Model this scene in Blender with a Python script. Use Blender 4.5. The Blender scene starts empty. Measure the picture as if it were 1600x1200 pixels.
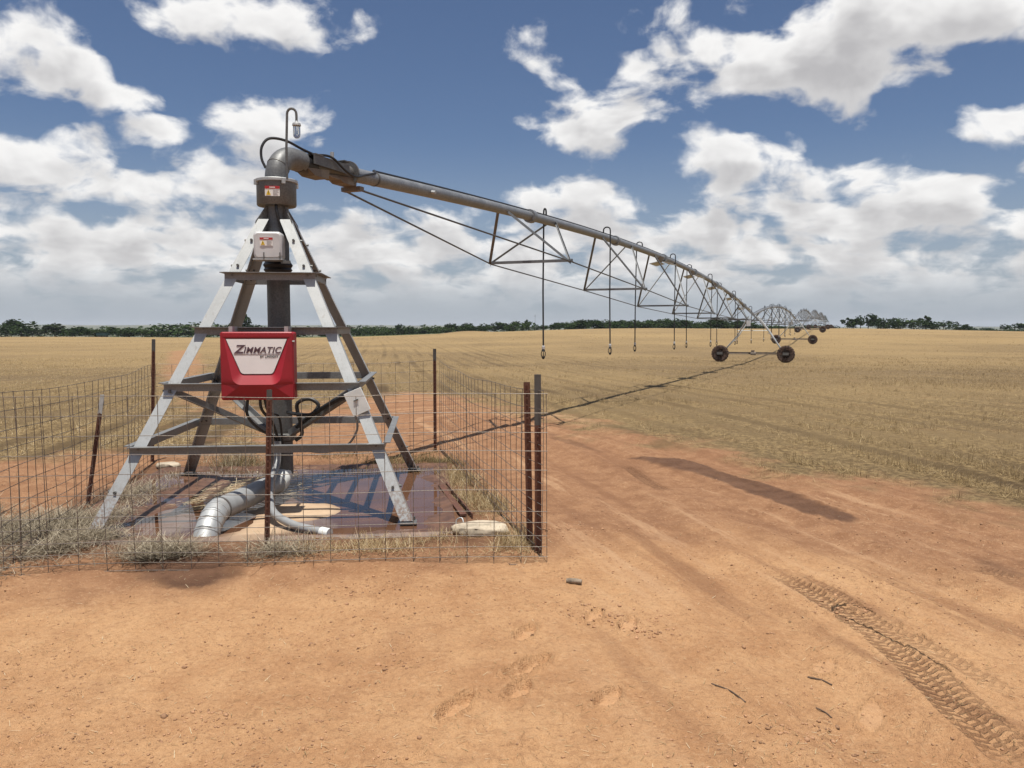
import bpy, math, random
import numpy as np
from mathutils import Vector, Matrix
random.seed(7)
rng = np.random.default_rng(11)
sc = bpy.context.scene
COL = sc.collection
PI = math.pi
R = math.radians

# ------------------------------------------------------------------ camera
CAM_H, PITCH, F = 1.78, R(4.0), 1244.0
cam_d = bpy.data.cameras.new('camera'); cam = bpy.data.objects.new('camera', cam_d); COL.objects.link(cam)
cam_d.sensor_width = 36; cam_d.lens = F / 1600 * 36; cam_d.clip_start = .05; cam_d.clip_end = 20000
cam.location = (0, 0, CAM_H); cam.rotation_euler = (PI / 2 - PITCH, 0, 0)
sc.camera = cam
cp, sp = math.cos(PITCH), math.sin(PITCH)
def ray(u, v):
    a, b = (u - 800) / F, (600 - v) / F
    return Vector((a, cp + b * sp, -sp + b * cp))
def G(u, v, z=0.0):            # where a sight line of the photo meets the ground height z
    d = ray(u, v); k = (z - CAM_H) / d.z
    return Vector((d.x * k, d.y * k, z))
def P(u, v, y):                # the point of a sight line at the measured distance y
    d = ray(u, v); k = y / d.y
    return Vector((d.x * k, y, CAM_H + d.z * k))

# ------------------------------------------------------------------ render look
sc.render.engine = 'CYCLES'
sc.view_settings.view_transform = 'Standard'; sc.view_settings.look = 'None'
sc.view_settings.gamma = 1; sc.view_settings.exposure = 0.22
try: sc.view_settings.use_curve_mapping = False
except Exception: pass
sc.cycles.use_denoising = True
sc.cycles.max_bounces = 6; sc.cycles.transparent_max_bounces = 12
sc.cycles.caustics_reflective = False; sc.cycles.caustics_refractive = False

# ------------------------------------------------------------------ node helper
class N:
    def __init__(s, tree):
        s.t = tree; s.n = tree.nodes; s.l = tree.links
    def new(s, typ, **kw):
        nd = s.n.new(typ)
        for k, v in kw.items(): setattr(nd, k, v)
        return nd
    def put(s, sock, val):
        if isinstance(val, bpy.types.NodeSocket): s.l.new(val, sock)
        elif val is not None: sock.default_value = val
    def m(s, op, a, b=None, c=None, clamp=False):
        nd = s.new('ShaderNodeMath', operation=op); nd.use_clamp = clamp
        for i, x in enumerate((a, b, c)): s.put(nd.inputs[i], x) if x is not None else None
        return nd.outputs[0]
    def vm(s, op, a, b=None, out=0):
        nd = s.new('ShaderNodeVectorMath', operation=op)
        s.put(nd.inputs[0], a)
        if b is not None:
            if op == 'SCALE': s.put(nd.inputs['Scale'], b)
            else: s.put(nd.inputs[1], b)
        return nd.outputs[out]
    def mix(s, f, a, b, blend='MIX'):
        nd = s.new('ShaderNodeMix', data_type='RGBA', blend_type=blend)
        s.put(nd.inputs[0], f)
        s.put(nd.inputs[6], a if isinstance(a, bpy.types.NodeSocket) else (*a, 1))
        s.put(nd.inputs[7], b if isinstance(b, bpy.types.NodeSocket) else (*b, 1))
        return nd.outputs[2]
    def noise(s, vec=None, scale=5, detail=4, rough=.5, dist=0, out=0):
        nd = s.new('ShaderNodeTexNoise')
        if vec is not None: s.l.new(vec, nd.inputs['Vector'])
        nd.inputs['Scale'].default_value = scale; nd.inputs['Detail'].default_value = detail
        nd.inputs['Roughness'].default_value = rough; nd.inputs['Distortion'].default_value = dist
        return nd.outputs[out]
    def rng(s, x, a, b, c=0., d=1., smooth=True):
        nd = s.new('ShaderNodeMapRange', interpolation_type='SMOOTHSTEP' if smooth else 'LINEAR')
        s.put(nd.inputs[0], x)
        for i, q in enumerate((a, b, c, d)): s.put(nd.inputs[i + 1], q)
        return nd.outputs[0]
    def attr(s, name, out='Fac'):
        nd = s.new('ShaderNodeAttribute', attribute_name=name); return nd.outputs[out]
    def pos(s): return s.new('ShaderNodeNewGeometry').outputs['Position']
    def obj(s): return s.new('ShaderNodeTexCoord').outputs['Object']

# ------------------------------------------------------------------ sun and sky
SUN_FROM = Vector((.05, -.60, 3.3)).normalized()
EL = math.asin(SUN_FROM.z)
sun_d = bpy.data.lights.new('sun', 'SUN'); sun_d.energy = 5.0; sun_d.angle = R(.53); sun_d.color = (1, .955, .88)
sun = bpy.data.objects.new('sun', sun_d); COL.objects.link(sun)
sun.rotation_euler = (-SUN_FROM).to_track_quat('-Z', 'Y').to_euler(); sun.location = (0, -20, 60)

world = bpy.data.worlds.new('World'); sc.world = world; world.use_nodes = True
w = N(world.node_tree); w.n.clear()
sky = w.new('ShaderNodeTexSky', sky_type='NISHITA'); sky.sun_disc = False
sky.sun_elevation = EL; sky.sun_rotation = math.atan2(SUN_FROM.x, SUN_FROM.y)
sky.air_density = 1.0; sky.dust_density = .5; sky.ozone_density = 3.5; sky.altitude = 300
SKY_K = .0575
gen = w.new('ShaderNodeTexCoord').outputs['Generated']
sep = w.new('ShaderNodeSeparateXYZ'); w.l.new(gen, sep.inputs[0])
dx, dy, dz = sep.outputs
az = w.m('ARCTAN2', dx, dy); el = w.m('ARCSINE', dz)
cmb = w.new('ShaderNodeCombineXYZ'); w.l.new(az, cmb.inputs[0]); w.l.new(el, cmb.inputs[1])
ae = cmb.outputs[0]
def azel(u, v):
    d = ray(u, v).normalized(); return math.atan2(d.x, d.y), math.asin(d.z)
# fair-weather cumulus heads: photo centre x, y, half width, half height, weight
CLOUDS = [(70, 82, 105, 78, 1.05), (165, 148, 75, 34, .8), (390, 15, 170, 60, 1.05), (430, 195, 125, 58, 1.05),
          (60, 262, 165, 62, 1.0), (190, 300, 150, 46, .85), (310, 285, 110, 44, .8), (245, 212, 55, 24, .7), (840, 95, 60, 50, .55), (930, 205, 125, 66, 1.05),
          (1270, 75, 250, 92, 1.15), (1400, 25, 190, 75, 1.0), (1125, 130, 90, 40, .8), (1130, 255, 150, 52, 1.05), (1330, 262, 100, 40, .9),
          (1570, 198, 85, 42, 1.0), (1510, 290, 160, 52, .8), (985, 92, 52, 28, .7), (1060, 25, 100, 30, .5),
          (900, 320, 120, 36, .7), (1250, 325, 150, 34, .7)]
def pcoord(dscale):
    k = w.m('DIVIDE', dscale, w.m('ADD', w.m('MAXIMUM', dz, 0.0), .22))
    return w.vm('SCALE', w.vm('MULTIPLY', gen, (1, 1, 0)), k)
def cloud_density(lift, detail):
    """cloud thickness seen along a direction, sampled `lift` radians higher"""
    off = w.vm('ADD', ae, (0, lift, 0))
    p = pcoord(1.0 - lift * 1.6)
    wob = w.noise(p, 2.6, 3, .5, 0, out=1)
    wv = w.vm('SCALE', w.vm('SUBTRACT', wob, (.5, .5, .5)), .07)
    off = w.vm('ADD', off, wv)
    best = None
    for (u, v, rx, ry, wt) in CLOUDS:
        a, e = azel(u, v)
        q = w.vm('MULTIPLY', w.vm('SUBTRACT', off, (a, e, 0)), (F / (rx * 1.02), F / (ry * 1.02), 0))
        b = w.m('MULTIPLY', w.m('SUBTRACT', 1.0, w.vm('LENGTH', q, out=1)), wt)
        best = b if best is None else w.m('MAXIMUM', best, b)
    inner = w.m('SUBTRACT', w.m('MINIMUM', w.m('MAXIMUM', best, -.62), .75), .09)
    # beyond these named heads the same sort of cloud carries on all round the sky
    gencov = w.rng(w.noise(p, 1.1, 2, .5), .40, .62, -.5, .45)
    side = w.rng(w.m('ABSOLUTE', az), .62, .85)
    up = w.rng(el, .47, .62)
    outside = w.m('MAXIMUM', side, up)
    cov = w.m('ADD', w.m('MULTIPLY', inner, w.m('SUBTRACT', 1.0, outside)), w.m('MULTIPLY', gencov, outside))
    low = w.rng(el, .20, .11)          # the stratocumulus deck lower down
    cov = w.m('ADD', w.m('MULTIPLY', cov, w.m('SUBTRACT', 1.0, low)), w.m('MULTIPLY', .46, low))
    n1 = w.noise(p, 3.0, detail, .5, 0)
    n2 = w.noise(w.vm('MULTIPLY', off, (1, 1.35, 1)), 14.0, detail, .53, 0)
    n = w.m('ADD', w.m('MULTIPLY', w.m('SUBTRACT', n1, .5), 1.45), w.m('MULTIPLY', w.m('SUBTRACT', n2, .5), 2.2))
    return w.m('ADD', cov, n)
D0 = cloud_density(0.0, 7); D1 = cloud_density(.034, 3)
alpha = w.rng(D0, .07, .52)
alpha = w.m('MULTIPLY', alpha, .96)
horizon = w.rng(el, .006, .080)
alpha = w.m('MULTIPLY', alpha, w.m('ADD', .25, w.m('MULTIPLY', horizon, .75)))
shade = w.rng(D1, -.10, .85)
thick = w.rng(D0, .35, 1.15)
shade = w.m('MULTIPLY', w.m('ADD', w.m('MULTIPLY', shade, .70), w.m('MULTIPLY', thick, .30)), 1.0)
ccol = w.mix(shade, (.86, .85, .835), (.44, .43, .435))
ccol = w.mix(w.m('SUBTRACT', 1.0, horizon), ccol, (.40, .43, .465))
skyc = w.vm('MULTIPLY', w.vm('SCALE', sky.outputs[0], SKY_K), (1.03, 1.04, 1.13))
murk = w.rng(el, .24, -.02)
skyc = w.mix(w.m('MULTIPLY', murk, .85), skyc, (.32, .365, .425))
bg_sky = w.new('ShaderNodeBackground'); w.l.new(skyc, bg_sky.inputs[0]); bg_sky.inputs[1].default_value = 1.0
bg_cl = w.new('ShaderNodeBackground'); w.l.new(ccol, bg_cl.inputs[0]); bg_cl.inputs[1].default_value = 1.0
ms = w.new('ShaderNodeMixShader'); w.l.new(alpha, ms.inputs[0]); w.l.new(bg_sky.outputs[0], ms.inputs[1]); w.l.new(bg_cl.outputs[0], ms.inputs[2])
wo = w.new('ShaderNodeOutputWorld'); w.l.new(ms.outputs[0], wo.inputs[0])
world.cycles.sampling_method = 'MANUAL'; world.cycles.sample_map_resolution = 512

# ------------------------------------------------------------------ materials
def material(name):
    m = bpy.data.materials.new(name); m.use_nodes = True
    n = N(m.node_tree); b = m.node_tree.nodes['Principled BSDF']
    return m, n, b
def bump(n, b, h, dist=.01, strength=.6):
    nd = n.new('ShaderNodeBump'); nd.inputs['Distance'].default_value = dist; nd.inputs['Strength'].default_value = strength
    n.l.new(h, nd.inputs['Height']); n.l.new(nd.outputs[0], b.inputs['Normal'])
def metal(name, c0, c1, metallic=.55, rough=.5, scale=9, dust=0.0):
    m, n, b = material(name)
    o = n.obj()
    a = n.noise(o, scale, 6, .65); g = n.noise(o, scale * 9, 3, .6)
    f = n.rng(n.m('ADD', n.m('MULTIPLY', a, .45), n.m('MULTIPLY', g, .55)), .34, .66)
    c = n.mix(f, c0, c1)
    if dust:
        c = n.mix(n.m('MULTIPLY', n.rng(n.noise(o, 3.1, 5, .7), .45, .75), dust), c, (.30, .15, .075))
    n.l.new(c, b.inputs['Base Color']); b.inputs['Metallic'].default_value = metallic
    n.l.new(n.rng(a, .3, .7, rough - .04, rough + .08), b.inputs['Roughness'])
    bump(n, b, g, .002, .25)
    return m
def plain(name, c, rough=.5, metallic=0, var=.12, scale=12, bumpy=.15):
    m, n, b = material(name)
    o = n.obj(); a = n.noise(o, scale, 5, .6)
    c1 = tuple(x * (1 - var * 1.5) for x in c); c2 = tuple(min(1, x * (1 + var)) for x in c)
    n.l.new(n.mix(n.rng(a, .3, .7), c1, c2), b.inputs['Base Color'])
    b.inputs['Roughness'].default_value = rough; b.inputs['Metallic'].default_value = metallic
    if bumpy: bump(n, b, n.noise(o, scale * 8, 3), .002, bumpy)
    return m
M = {}
M['galv'] = metal('galvanised_steel', (.40, .41, .405), (.47, .48, .475), .5, .5, 22, .10)
M['girt'] = metal('girt_steel', (.17, .174, .172), (.25, .254, .25), .4, .5, 8, .10)  # shaded copy of the galvanised steel, shade put into the base colour
ml, n, b = material('leg_steel')
o = n.obj(); g_ = n.noise(o, 150, 3, .6); a_ = n.noise(o, 7, 5, .6)
c = n.mix(n.rng(n.m('ADD', n.m('MULTIPLY', g_, .5), n.m('MULTIPLY', a_, .5)), .38, .62), (.36, .37, .362), (.43, .44, .432))
sz = n.new('ShaderNodeSeparateXYZ'); n.l.new(o, sz.inputs[0])
st_ = n.new('ShaderNodeCombineXYZ'); n.l.new(n.m('MULTIPLY', sz.outputs[0], 38), st_.inputs[0]); n.l.new(n.m('MULTIPLY', sz.outputs[1], 38), st_.inputs[1]); n.l.new(n.m('MULTIPLY', sz.outputs[2], 2.5), st_.inputs[2])
c = n.mix(n.rng(n.noise(st_.outputs[0], 1, 3), .58, .72, 0, .30), c, (.22, .18, .14))
spl = n.m('MULTIPLY', n.rng(sz.outputs[2], .55, .02), n.rng(n.noise(o, 34, 5, .7), .40, .60))
c = n.mix(n.m('MULTIPLY', spl, .8), c, (.20, .105, .06))
n.l.new(c, b.inputs['Base Color']); b.inputs['Metallic'].default_value = .45; b.inputs['Roughness'].default_value = .52
bump(n, b, g_, .002, .2); M['leg'] = ml
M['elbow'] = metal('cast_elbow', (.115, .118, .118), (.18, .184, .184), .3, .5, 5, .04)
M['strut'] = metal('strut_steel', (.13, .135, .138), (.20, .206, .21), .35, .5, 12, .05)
M['riser'] = metal('riser_steel', (.085, .087, .085), (.14, .142, .14), .4, .5, 6, .06)  # base colour darkened to carry the shade on the riser
M['galv_pipe'] = metal('galvanised_pipe', (.165, .174, .182), (.27, .28, .29), .3, .45, 5, .04)
M['galv_dark'] = metal('weathered_steel', (.10, .10, .097), (.17, .17, .163), .4, .5, 7, .12)
M['bracket'] = metal('dusty_bracket_steel', (.13, .105, .08), (.20, .165, .13), .3, .6, 10, .25)
M['rod'] = metal('dark_rod', (.07, .07, .07), (.13, .13, .13), .5, .5, 20)
M['wire'] = metal('fence_wire', (.12, .10, .085), (.24, .21, .18), .5, .55, 6)
M['rust'] = metal('rusty_post', (.075, .030, .019), (.145, .062, .038), .1, .8, 14)
M['post_tip'] = plain('post_tip_paint', (.42, .42, .40), .6)
M['post_grey'] = plain('grey_post_tip', (.075, .07, .065), .6)
M['red'] = plain('red_enclosure_paint', (.31, .009, .018), .5, 0, .10, 2.2, .05)
M['white'] = plain('white_panel', (.84, .81, .79), .45, 0, .03, 4, .03)
M['greybox'] = plain('grey_plastic', (.55, .55, .55), .5, 0, .06, 6, .05)
M['jbox'] = plain('pale_box', (.66, .67, .64), .5, 0, .06, 8, .05)
M['pvc'] = plain('grey_conduit', (.27, .275, .275), .45, 0, .08, 10, .05)
M['black'] = plain('black_rubber', (.014, .014, .015), .5, 0, .2, 20)
M['hose'] = plain('black_hose', (.02, .02, .022), .5)
M['letter'] = plain('lettering_print', (.10, .055, .07), .6, 0, .05)
M['letter_black'] = plain('black_print', (.02, .02, .02), .6, 0, .05)
M['s_white'] = plain('sticker_white', (.78, .77, .74), .5, 0, .04)
M['s_red'] = plain('sticker_red', (.40, .02, .02), .5, 0, .05)
M['s_yel'] = plain('sticker_yellow', (.72, .48, .03), .5, 0, .05)
M['s_grey'] = plain('sticker_grey_print', (.40, .39, .39), .6, 0, .05)
M['tyre'] = plain('dusty_tyre', (.075, .045, .032), .85, 0, .5, 9, .4)
M['rim'] = plain('muddy_rim', (.10, .06, .045), .7, .2, .4, 12)
M['beam'] = metal('muddy_beam', (.10, .085, .07), (.19, .16, .13), .3, .6, 6, .4)
M['rock'] = plain('limestone', (.43, .36, .265), .9, 0, .22, 9, .8)
M['scrap'] = plain('grey_wood', (.23, .18, .13), .85, 0, .3, 25, .6)
M['twig'] = plain('dark_twig', (.09, .06, .04), .9, 0, .3, 30, .3)
M['bark'] = plain('bark', (.06, .045, .033), .9, 0, .3, 8, .5)
M['teal'] = plain('green_trailer_paint', (.025, .06, .055), .6)
M['frame_dark'] = plain('dark_undercarriage', (.03, .03, .03), .7)
M['clod'] = plain('soil_clod', (.37, .205, .11), .95, 0, .3, 6, .6)
mg, n, b = material('lamp_glass')
n.l.new(n.mix(n.noise(n.obj(), 30, 3), (.80, .78, .70), (.9, .88, .82)), b.inputs['Base Color'])
b.inputs['Roughness'].default_value = .12; b.inputs['Transmission Weight'].default_value = .85; b.inputs['IOR'].default_value = 1.3
M['glass'] = mg
def foliage_mat(name, stops, trans=.25):
    m = bpy.data.materials.new(name); m.use_nodes = True; n = N(m.node_tree); n.n.clear()
    r = n.new('ShaderNodeValToRGB'); n.l.new(n.attr('tint'), r.inputs[0])
    el_ = r.color_ramp.elements
    while len(el_) < len(stops): el_.new(.5)
    for e, (p_, c_) in zip(el_, stops): e.position = p_; e.color = (*c_, 1)
    d = n.new('ShaderNodeBsdfDiffuse'); t = n.new('ShaderNodeBsdfTranslucent'); mx = n.new('ShaderNodeMixShader')
    n.l.new(r.outputs[0], d.inputs[0]); n.l.new(r.outputs[0], t.inputs[0]); mx.inputs[0].default_value = trans
    n.l.new(d.outputs[0], mx.inputs[1]); n.l.new(t.outputs[0], mx.inputs[2])
    o = n.new('ShaderNodeOutputMaterial'); n.l.new(mx.outputs[0], o.inputs[0])
    return m
M['stubble'] = foliage_mat('stubble_straw', trans=.42, stops=[(0, (.20, .14, .075)), (.4, (.40, .295, .155)), (.75, (.60, .465, .27)), (1, (.84, .72, .50))])
M['drygrass'] = foliage_mat('dry_grass', [(0, (.17, .12, .06)), (.35, (.34, .25, .13)), (.7, (.52, .41, .25)), (1, (.72, .62, .44))])
M['greyweed'] = foliage_mat('grey_weed', [(0, (.12, .095, .065)), (.4, (.27, .225, .16)), (.8, (.46, .40, .30)), (1, (.70, .62, .48))])
M['olive'] = foliage_mat('olive_grass', [(0, (.07, .058, .025)), (.45, (.17, .135, .065)), (1, (.40, .32, .19))])
M['leaf_a'] = foliage_mat('dark_leaves', [(0, (.013, .024, .010)), (.5, (.030, .050, .018)), (1, (.060, .088, .034))])
M['leaf_b'] = foliage_mat('mid_leaves', [(0, (.018, .034, .013)), (.5, (.042, .068, .024)), (1, (.085, .118, .045))])
M['leaf_c'] = foliage_mat('grey_leaves', [(0, (.024, .032, .018)), (.5, (.045, .058, .03)), (1, (.08, .095, .05))])

# ------------------------------------------------------------------ mesh builder
class MB:
    def __init__(s): s.v = []; s.f = []
    def add(s, vs, fs):
        k = len(s.v); s.v += [tuple(x) for x in vs]; s.f += [tuple(i + k for i in q) for q in fs]; return s
    def box(s, c, size, rot=None):
        hx, hy, hz = (q / 2 for q in size); c = Vector(c)
        vs = [Vector((x, y, z)) for x in (-hx, hx) for y in (-hy, hy) for z in (-hz, hz)]
        if rot is not None: vs = [rot @ q for q in vs]
        return s.add([q + c for q in vs], [(0, 1, 3, 2), (4, 6, 7, 5), (0, 4, 5, 1), (2, 3, 7, 6), (0, 2, 6, 4), (1, 5, 7, 3)])
    def rbox(s, c, size, r=.02, n=4):       # box with rounded vertical-plane (x,z) corners
        hx, hy, hz = size[0] / 2, size[1] / 2, size[2] / 2; out = []
        for (cx, cz, a0) in ((hx - r, hz - r, 0), (-hx + r, hz - r, 90), (-hx + r, -hz + r, 180), (hx - r, -hz + r, 270)):
            for i in range(n + 1):
                a = R(a0 + 90 * i / n); out.append((cx + r * math.cos(a), cz + r * math.sin(a)))
        k = len(out); e = r * .5
        vs = []
        for (yy, sc_) in ((-hy, 1 - e / hx), (-hy + e, 1), (hy, 1)):
            vs += [(c[0] + x * sc_, c[1] + yy, c[2] + z * sc_) for x, z in out]
        fs = [tuple(range(k)), tuple(range(3 * k - 1, 2 * k - 1, -1))]
        for lv in range(2):
            for i in range(k):
                j = (i + 1) % k; fs.append((lv * k + i, (lv + 1) * k + i, (lv + 1) * k + j, lv * k + j))
        return s.add(vs, fs)
    def tube(s, pts, r, n=8, caps=True):
        pts = [Vector(p) for p in pts]; rs = r if isinstance(r, (list, tuple)) else [r] * len(pts)
        d = (pts[1] - pts[0]).normalized()
        up = Vector((0, 0, 1)) if abs(d.z) < .95 else Vector((1, 0, 0))
        a = d.cross(up).normalized(); vs = []; fs = []
        for i, p in enumerate(pts):
            if i == 0: t = pts[1] - pts[0]
            elif i == len(pts) - 1: t = pts[-1] - pts[-2]
            else: t = (pts[i + 1] - pts[i]).normalized() + (pts[i] - pts[i - 1]).normalized()
            if t.length < 1e-9: t = d
            t.normalize(); a = (a - t * a.dot(t)).normalized(); bb = t.cross(a)
            for k in range(n):
                q = 2 * PI * k / n; vs.append(p + (a * math.cos(q) + bb * math.sin(q)) * rs[i])
        for i in range(len(pts) - 1):
            for k in range(n):
                j = (k + 1) % n; fs.append((i * n + k, i * n + j, (i + 1) * n + j, (i + 1) * n + k))
        if caps: fs.append(tuple(range(n - 1, -1, -1))); fs.append(tuple(range((len(pts) - 1) * n, len(pts) * n)))
        return s.add(vs, fs)
    def lathe(s, prof, base, n=24, axis=(0, 0, 1)):    # prof: (radius, distance along the axis)
        ax = Vector(axis).normalized(); base = Vector(base)
        a = ax.orthogonal().normalized(); bb = ax.cross(a); vs = []; fs = []
        for (r, h) in prof:
            for k in range(n):
                q = 2 * PI * k / n; vs.append(base + ax * h + (a * math.cos(q) + bb * math.sin(q)) * max(r, 1e-4))
        for i in range(len(prof) - 1):
            for k in range(n):
                j = (k + 1) % n; fs.append((i * n + k, i * n + j, (i + 1) * n + j, (i + 1) * n + k))
        fs.append(tuple(range(n - 1, -1, -1))); fs.append(tuple(range((len(prof) - 1) * n, len(prof) * n)))
        return s.add(vs, fs)
    def prism(s, prof, p0, p1, ax, ay):                 # profile (a, b) along the axes ax, ay, run from p0 to p1
        p0, p1, ax, ay = Vector(p0), Vector(p1), Vector(ax), Vector(ay); k = len(prof)
        vs = [p0 + ax * a + ay * q for a, q in prof] + [p1 + ax * a + ay * q for a, q in prof]
        fs = [tuple(range(k)), tuple(range(2 * k - 1, k - 1, -1))]
        for i in range(k):
            j = (i + 1) % k; fs.append((i, j, k + j, k + i))
        return s.add(vs, fs)
    def mesh(s, name, smooth=None):
        me = bpy.data.meshes.new(name); me.from_pydata(s.v, [], s.f)
        import bmesh
        bm = bmesh.new(); bm.from_mesh(me); bmesh.ops.recalc_face_normals(bm, faces=bm.faces); bm.to_mesh(me); bm.free()
        if smooth:
            for p in me.polygons: p.use_smooth = True
            try: me.set_sharp_from_angle(angle=R(smooth))
            except Exception: pass
        return me
    def build(s, name, mat, parent=None, smooth=35):
        me = s.mesh(name, smooth); me.materials.append(mat)
        return put(name, me, parent)
def put(name, me, parent=None):
    o = bpy.data.objects.new(name, me); COL.objects.link(o)
    if parent is not None: o.parent = parent
    return o
def tag(o, label=None, cat=None, group=None, kind=None):
    for k, v in (('label', label), ('category', cat), ('group', group), ('kind', kind)):
        if v: o[k] = v
    return o
def thing(name, label, cat, loc=(0, 0, 0), rz=0, group=None):
    o = bpy.data.objects.new(name, None); COL.objects.link(o); o.location = loc; o.rotation_euler = (0, 0, rz)
    o.empty_display_size = .1
    return tag(o, label, cat, group)
def np_mesh(name, verts, faces, attrs=None, mat=None, smooth=False):
    me = bpy.data.meshes.new(name); verts = np.asarray(verts, np.float32); faces = np.asarray(faces, np.int32)
    nf, k = faces.shape
    me.vertices.add(len(verts)); me.vertices.foreach_set('co', verts.ravel())
    me.loops.add(nf * k); me.loops.foreach_set('vertex_index', faces.ravel())
    me.polygons.add(nf); me.polygons.foreach_set('loop_start', np.arange(0, nf * k, k, dtype=np.int32))
    me.polygons.foreach_set('loop_total', np.full(nf, k, np.int32))
    if smooth: me.polygons.foreach_set('use_smooth', np.ones(nf, bool))
    for an, arr in (attrs or {}).items():
        a = me.attributes.new(an, 'FLOAT', 'POINT'); a.data.foreach_set('value', np.asarray(arr, np.float32))
    me.update(); me.validate()
    if mat: me.materials.append(mat)
    return me

# ------------------------------------------------------------------ the lie of the land
def hash2(ix, iy, seed):
    h = (ix.astype(np.int64) * 374761393 + iy.astype(np.int64) * 668265263 + seed * 982451653) & 0x7fffffff
    h = ((h ^ (h >> 13)) * 1274126177) & 0x7fffffff
    return ((h ^ (h >> 16)) & 0xffff) / 65535.0
def vnoise(x, y, seed=0):
    ix, iy = np.floor(x), np.floor(y); fx, fy = x - ix, y - iy
    fx = fx * fx * fx * (fx * (fx * 6 - 15) + 10); fy = fy * fy * fy * (fy * (fy * 6 - 15) + 10)
    a = hash2(ix, iy, seed); b_ = hash2(ix + 1, iy, seed); c = hash2(ix, iy + 1, seed); d = hash2(ix + 1, iy + 1, seed)
    return (a + (b_ - a) * fx) * (1 - fy) + (c + (d - c) * fx) * fy
def fbm(x, y, octv=4, seed=0, gain=.5):
    s_, a, t = 0, 1, 0
    for i in range(octv):
        s_ = s_ + a * vnoise(x * 2 ** i + 17.3 * i, y * 2 ** i - 9.1 * i, seed + i); t += a; a *= gain
    return s_ / t
def sstep(x, a, b_):
    t = np.clip((x - a) / (b_ - a), 0, 1); return t * t * (3 - 2 * t)
KY = [0, 15, 30, 50, 70, 94, 137, 180, 215, 260, 330, 600, 1500, 2600, 3600, 4600, 6500]
KR = [0, 0, -.2, -.41, -.34, -.03, 1.0, 1.62, 1.75, 1.55, .3, -6, -12, -10, 2, 9, 12]
KL = [0, 0, -.18, -.5, -.52, -.5, -.48, -.45, -.55, -1.3, -3, -9, -14, -9, 6, 20, 24]
def edge_y(x, y):               # how far the stubble field runs
    u = x / np.maximum(y, 1)
    return 205 + 14 * np.sin(u * 7) + 20 * sstep(u, .1, .6)
def terrain(x, y):
    x = np.asarray(x, float); y = np.asarray(y, float)
    r = np.hypot(x, y); yy = np.where(y > 0, np.maximum(y, 0.2 * r), .2 * r)
    u = x / np.maximum(yy, .5)
    k = sstep(u, -.30, .16); far_r = sstep(u, .38, .7)
    zr = np.interp(yy, KY, KR); zl = np.interp(yy, KY, KL)
    z = zl + (zr - zl) * k - far_r * sstep(yy, 90, 220) * .9
    z = z + .55 * np.exp(-(((x + 10.4) / 5.5) ** 2 + ((yy - 178) / 12) ** 2)) * (y > 0)
    z = z + sstep(yy, 30, 90) * (fbm(x / 31, y / 31, 2, 5) - .5) * .22
    z = z + sstep(yy, 700, 3000) * (fbm(x / 620, y / 620, 4, 8) - .5) * 16
    return z
def tz(x, y): return float(terrain(np.array([x]), np.array([y]))[0])

TC = Vector((-2.42, 8.3, 0)); TROT = R(6)
def tower_local(x, y):
    a, b_ = x - TC.x, y - TC.y; c, s_ = math.cos(TROT), math.sin(TROT)
    return a * c + b_ * s_, -a * s_ + b_ * c
def poly_sd(x, y, poly):        # signed distance, inside positive
    inside = np.zeros(x.shape, bool); dmin = np.full(x.shape, 1e9); k = len(poly)
    for i in range(k):
        x0, y0 = poly[i]; x1, y1 = poly[(i + 1) % k]
        cond = (y0 > y) != (y1 > y)
        xi = (x1 - x0) * (y - y0) / ((y1 - y0) if abs(y1 - y0) > 1e-9 else 1e-9) + x0
        inside ^= cond & (x < xi)
        ex, ey = x1 - x0, y1 - y0; t = np.clip(((x - x0) * ex + (y - y0) * ey) / (ex * ex + ey * ey + 1e-12), 0, 1)
        dmin = np.minimum(dmin, np.hypot(x - x0 - t * ex, y - y0 - t * ey))
    return np.where(inside, dmin, -dmin)
def gpoly(pts): return [tuple(G(u, v)[:2]) for u, v in pts]
DIRT = gpoly([(1900, 860), (1600, 792), (1400, 757), (1250, 735), (1100, 702), (1000, 680), (880, 655), (780, 628), (700, 610), (620, 607), (540, 624),
              (470, 640), (420, 672), (350, 704), (250, 708), (130, 712), (0, 730), (-300, 770)]) + [(-14, 4), (-14, -14), (14, -14), (14, 4)]
TRACK = gpoly([(300, 640), (262, 615), (247, 575), (262, 541), (305, 538), (322, 560), (335, 600), (420, 640), (400, 672)])
WET1 = gpoly([(985, 715), (1050, 720), (1105, 726), (1122, 740), (1190, 756), (1250, 775), (1300, 793), (1338, 810), (1332, 816), (1296, 812), (1235, 792), (1170, 771), (1110, 748), (1066, 739), (1030, 730)])
WET2 = gpoly([(215, 872), (300, 850), (385, 862), (372, 895), (310, 922), (262, 912), (215, 893)])
WET3 = gpoly([(1500, 865), (1540, 868), (1590, 890), (1620, 905), (1560, 893)])
WET4 = gpoly([(860, 672), (900, 690), (938, 705), (900, 700), (858, 684)])
SANDP = gpoly([(-500, 885), (200, 915), (420, 895), (700, 890), (860, 838), (1000, 835), (1150, 830), (1330, 850), (1600, 905), (1900, 960)]) + [(9, -9), (-9, -9)]
def pathdist(x, y, path):
    best = np.full(x.shape, 1e9); bs = np.zeros(x.shape); side = np.zeros(x.shape); acc = 0
    for (x0, y0), (x1, y1) in zip(path[:-1], path[1:]):
        ex, ey = x1 - x0, y1 - y0; L = math.hypot(ex, ey)
        t = np.clip(((x - x0) * ex + (y - y0) * ey) / (L * L), 0, 1)
        d = np.hypot(x - x0 - t * ex, y - y0 - t * ey); m = d < best
        best = np.where(m, d, best); bs = np.where(m, acc + t * L, bs)
        side = np.where(m, np.sign((x - x0) * ey - (y - y0) * ex), side); acc += L
    return best, bs, side, acc
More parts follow.
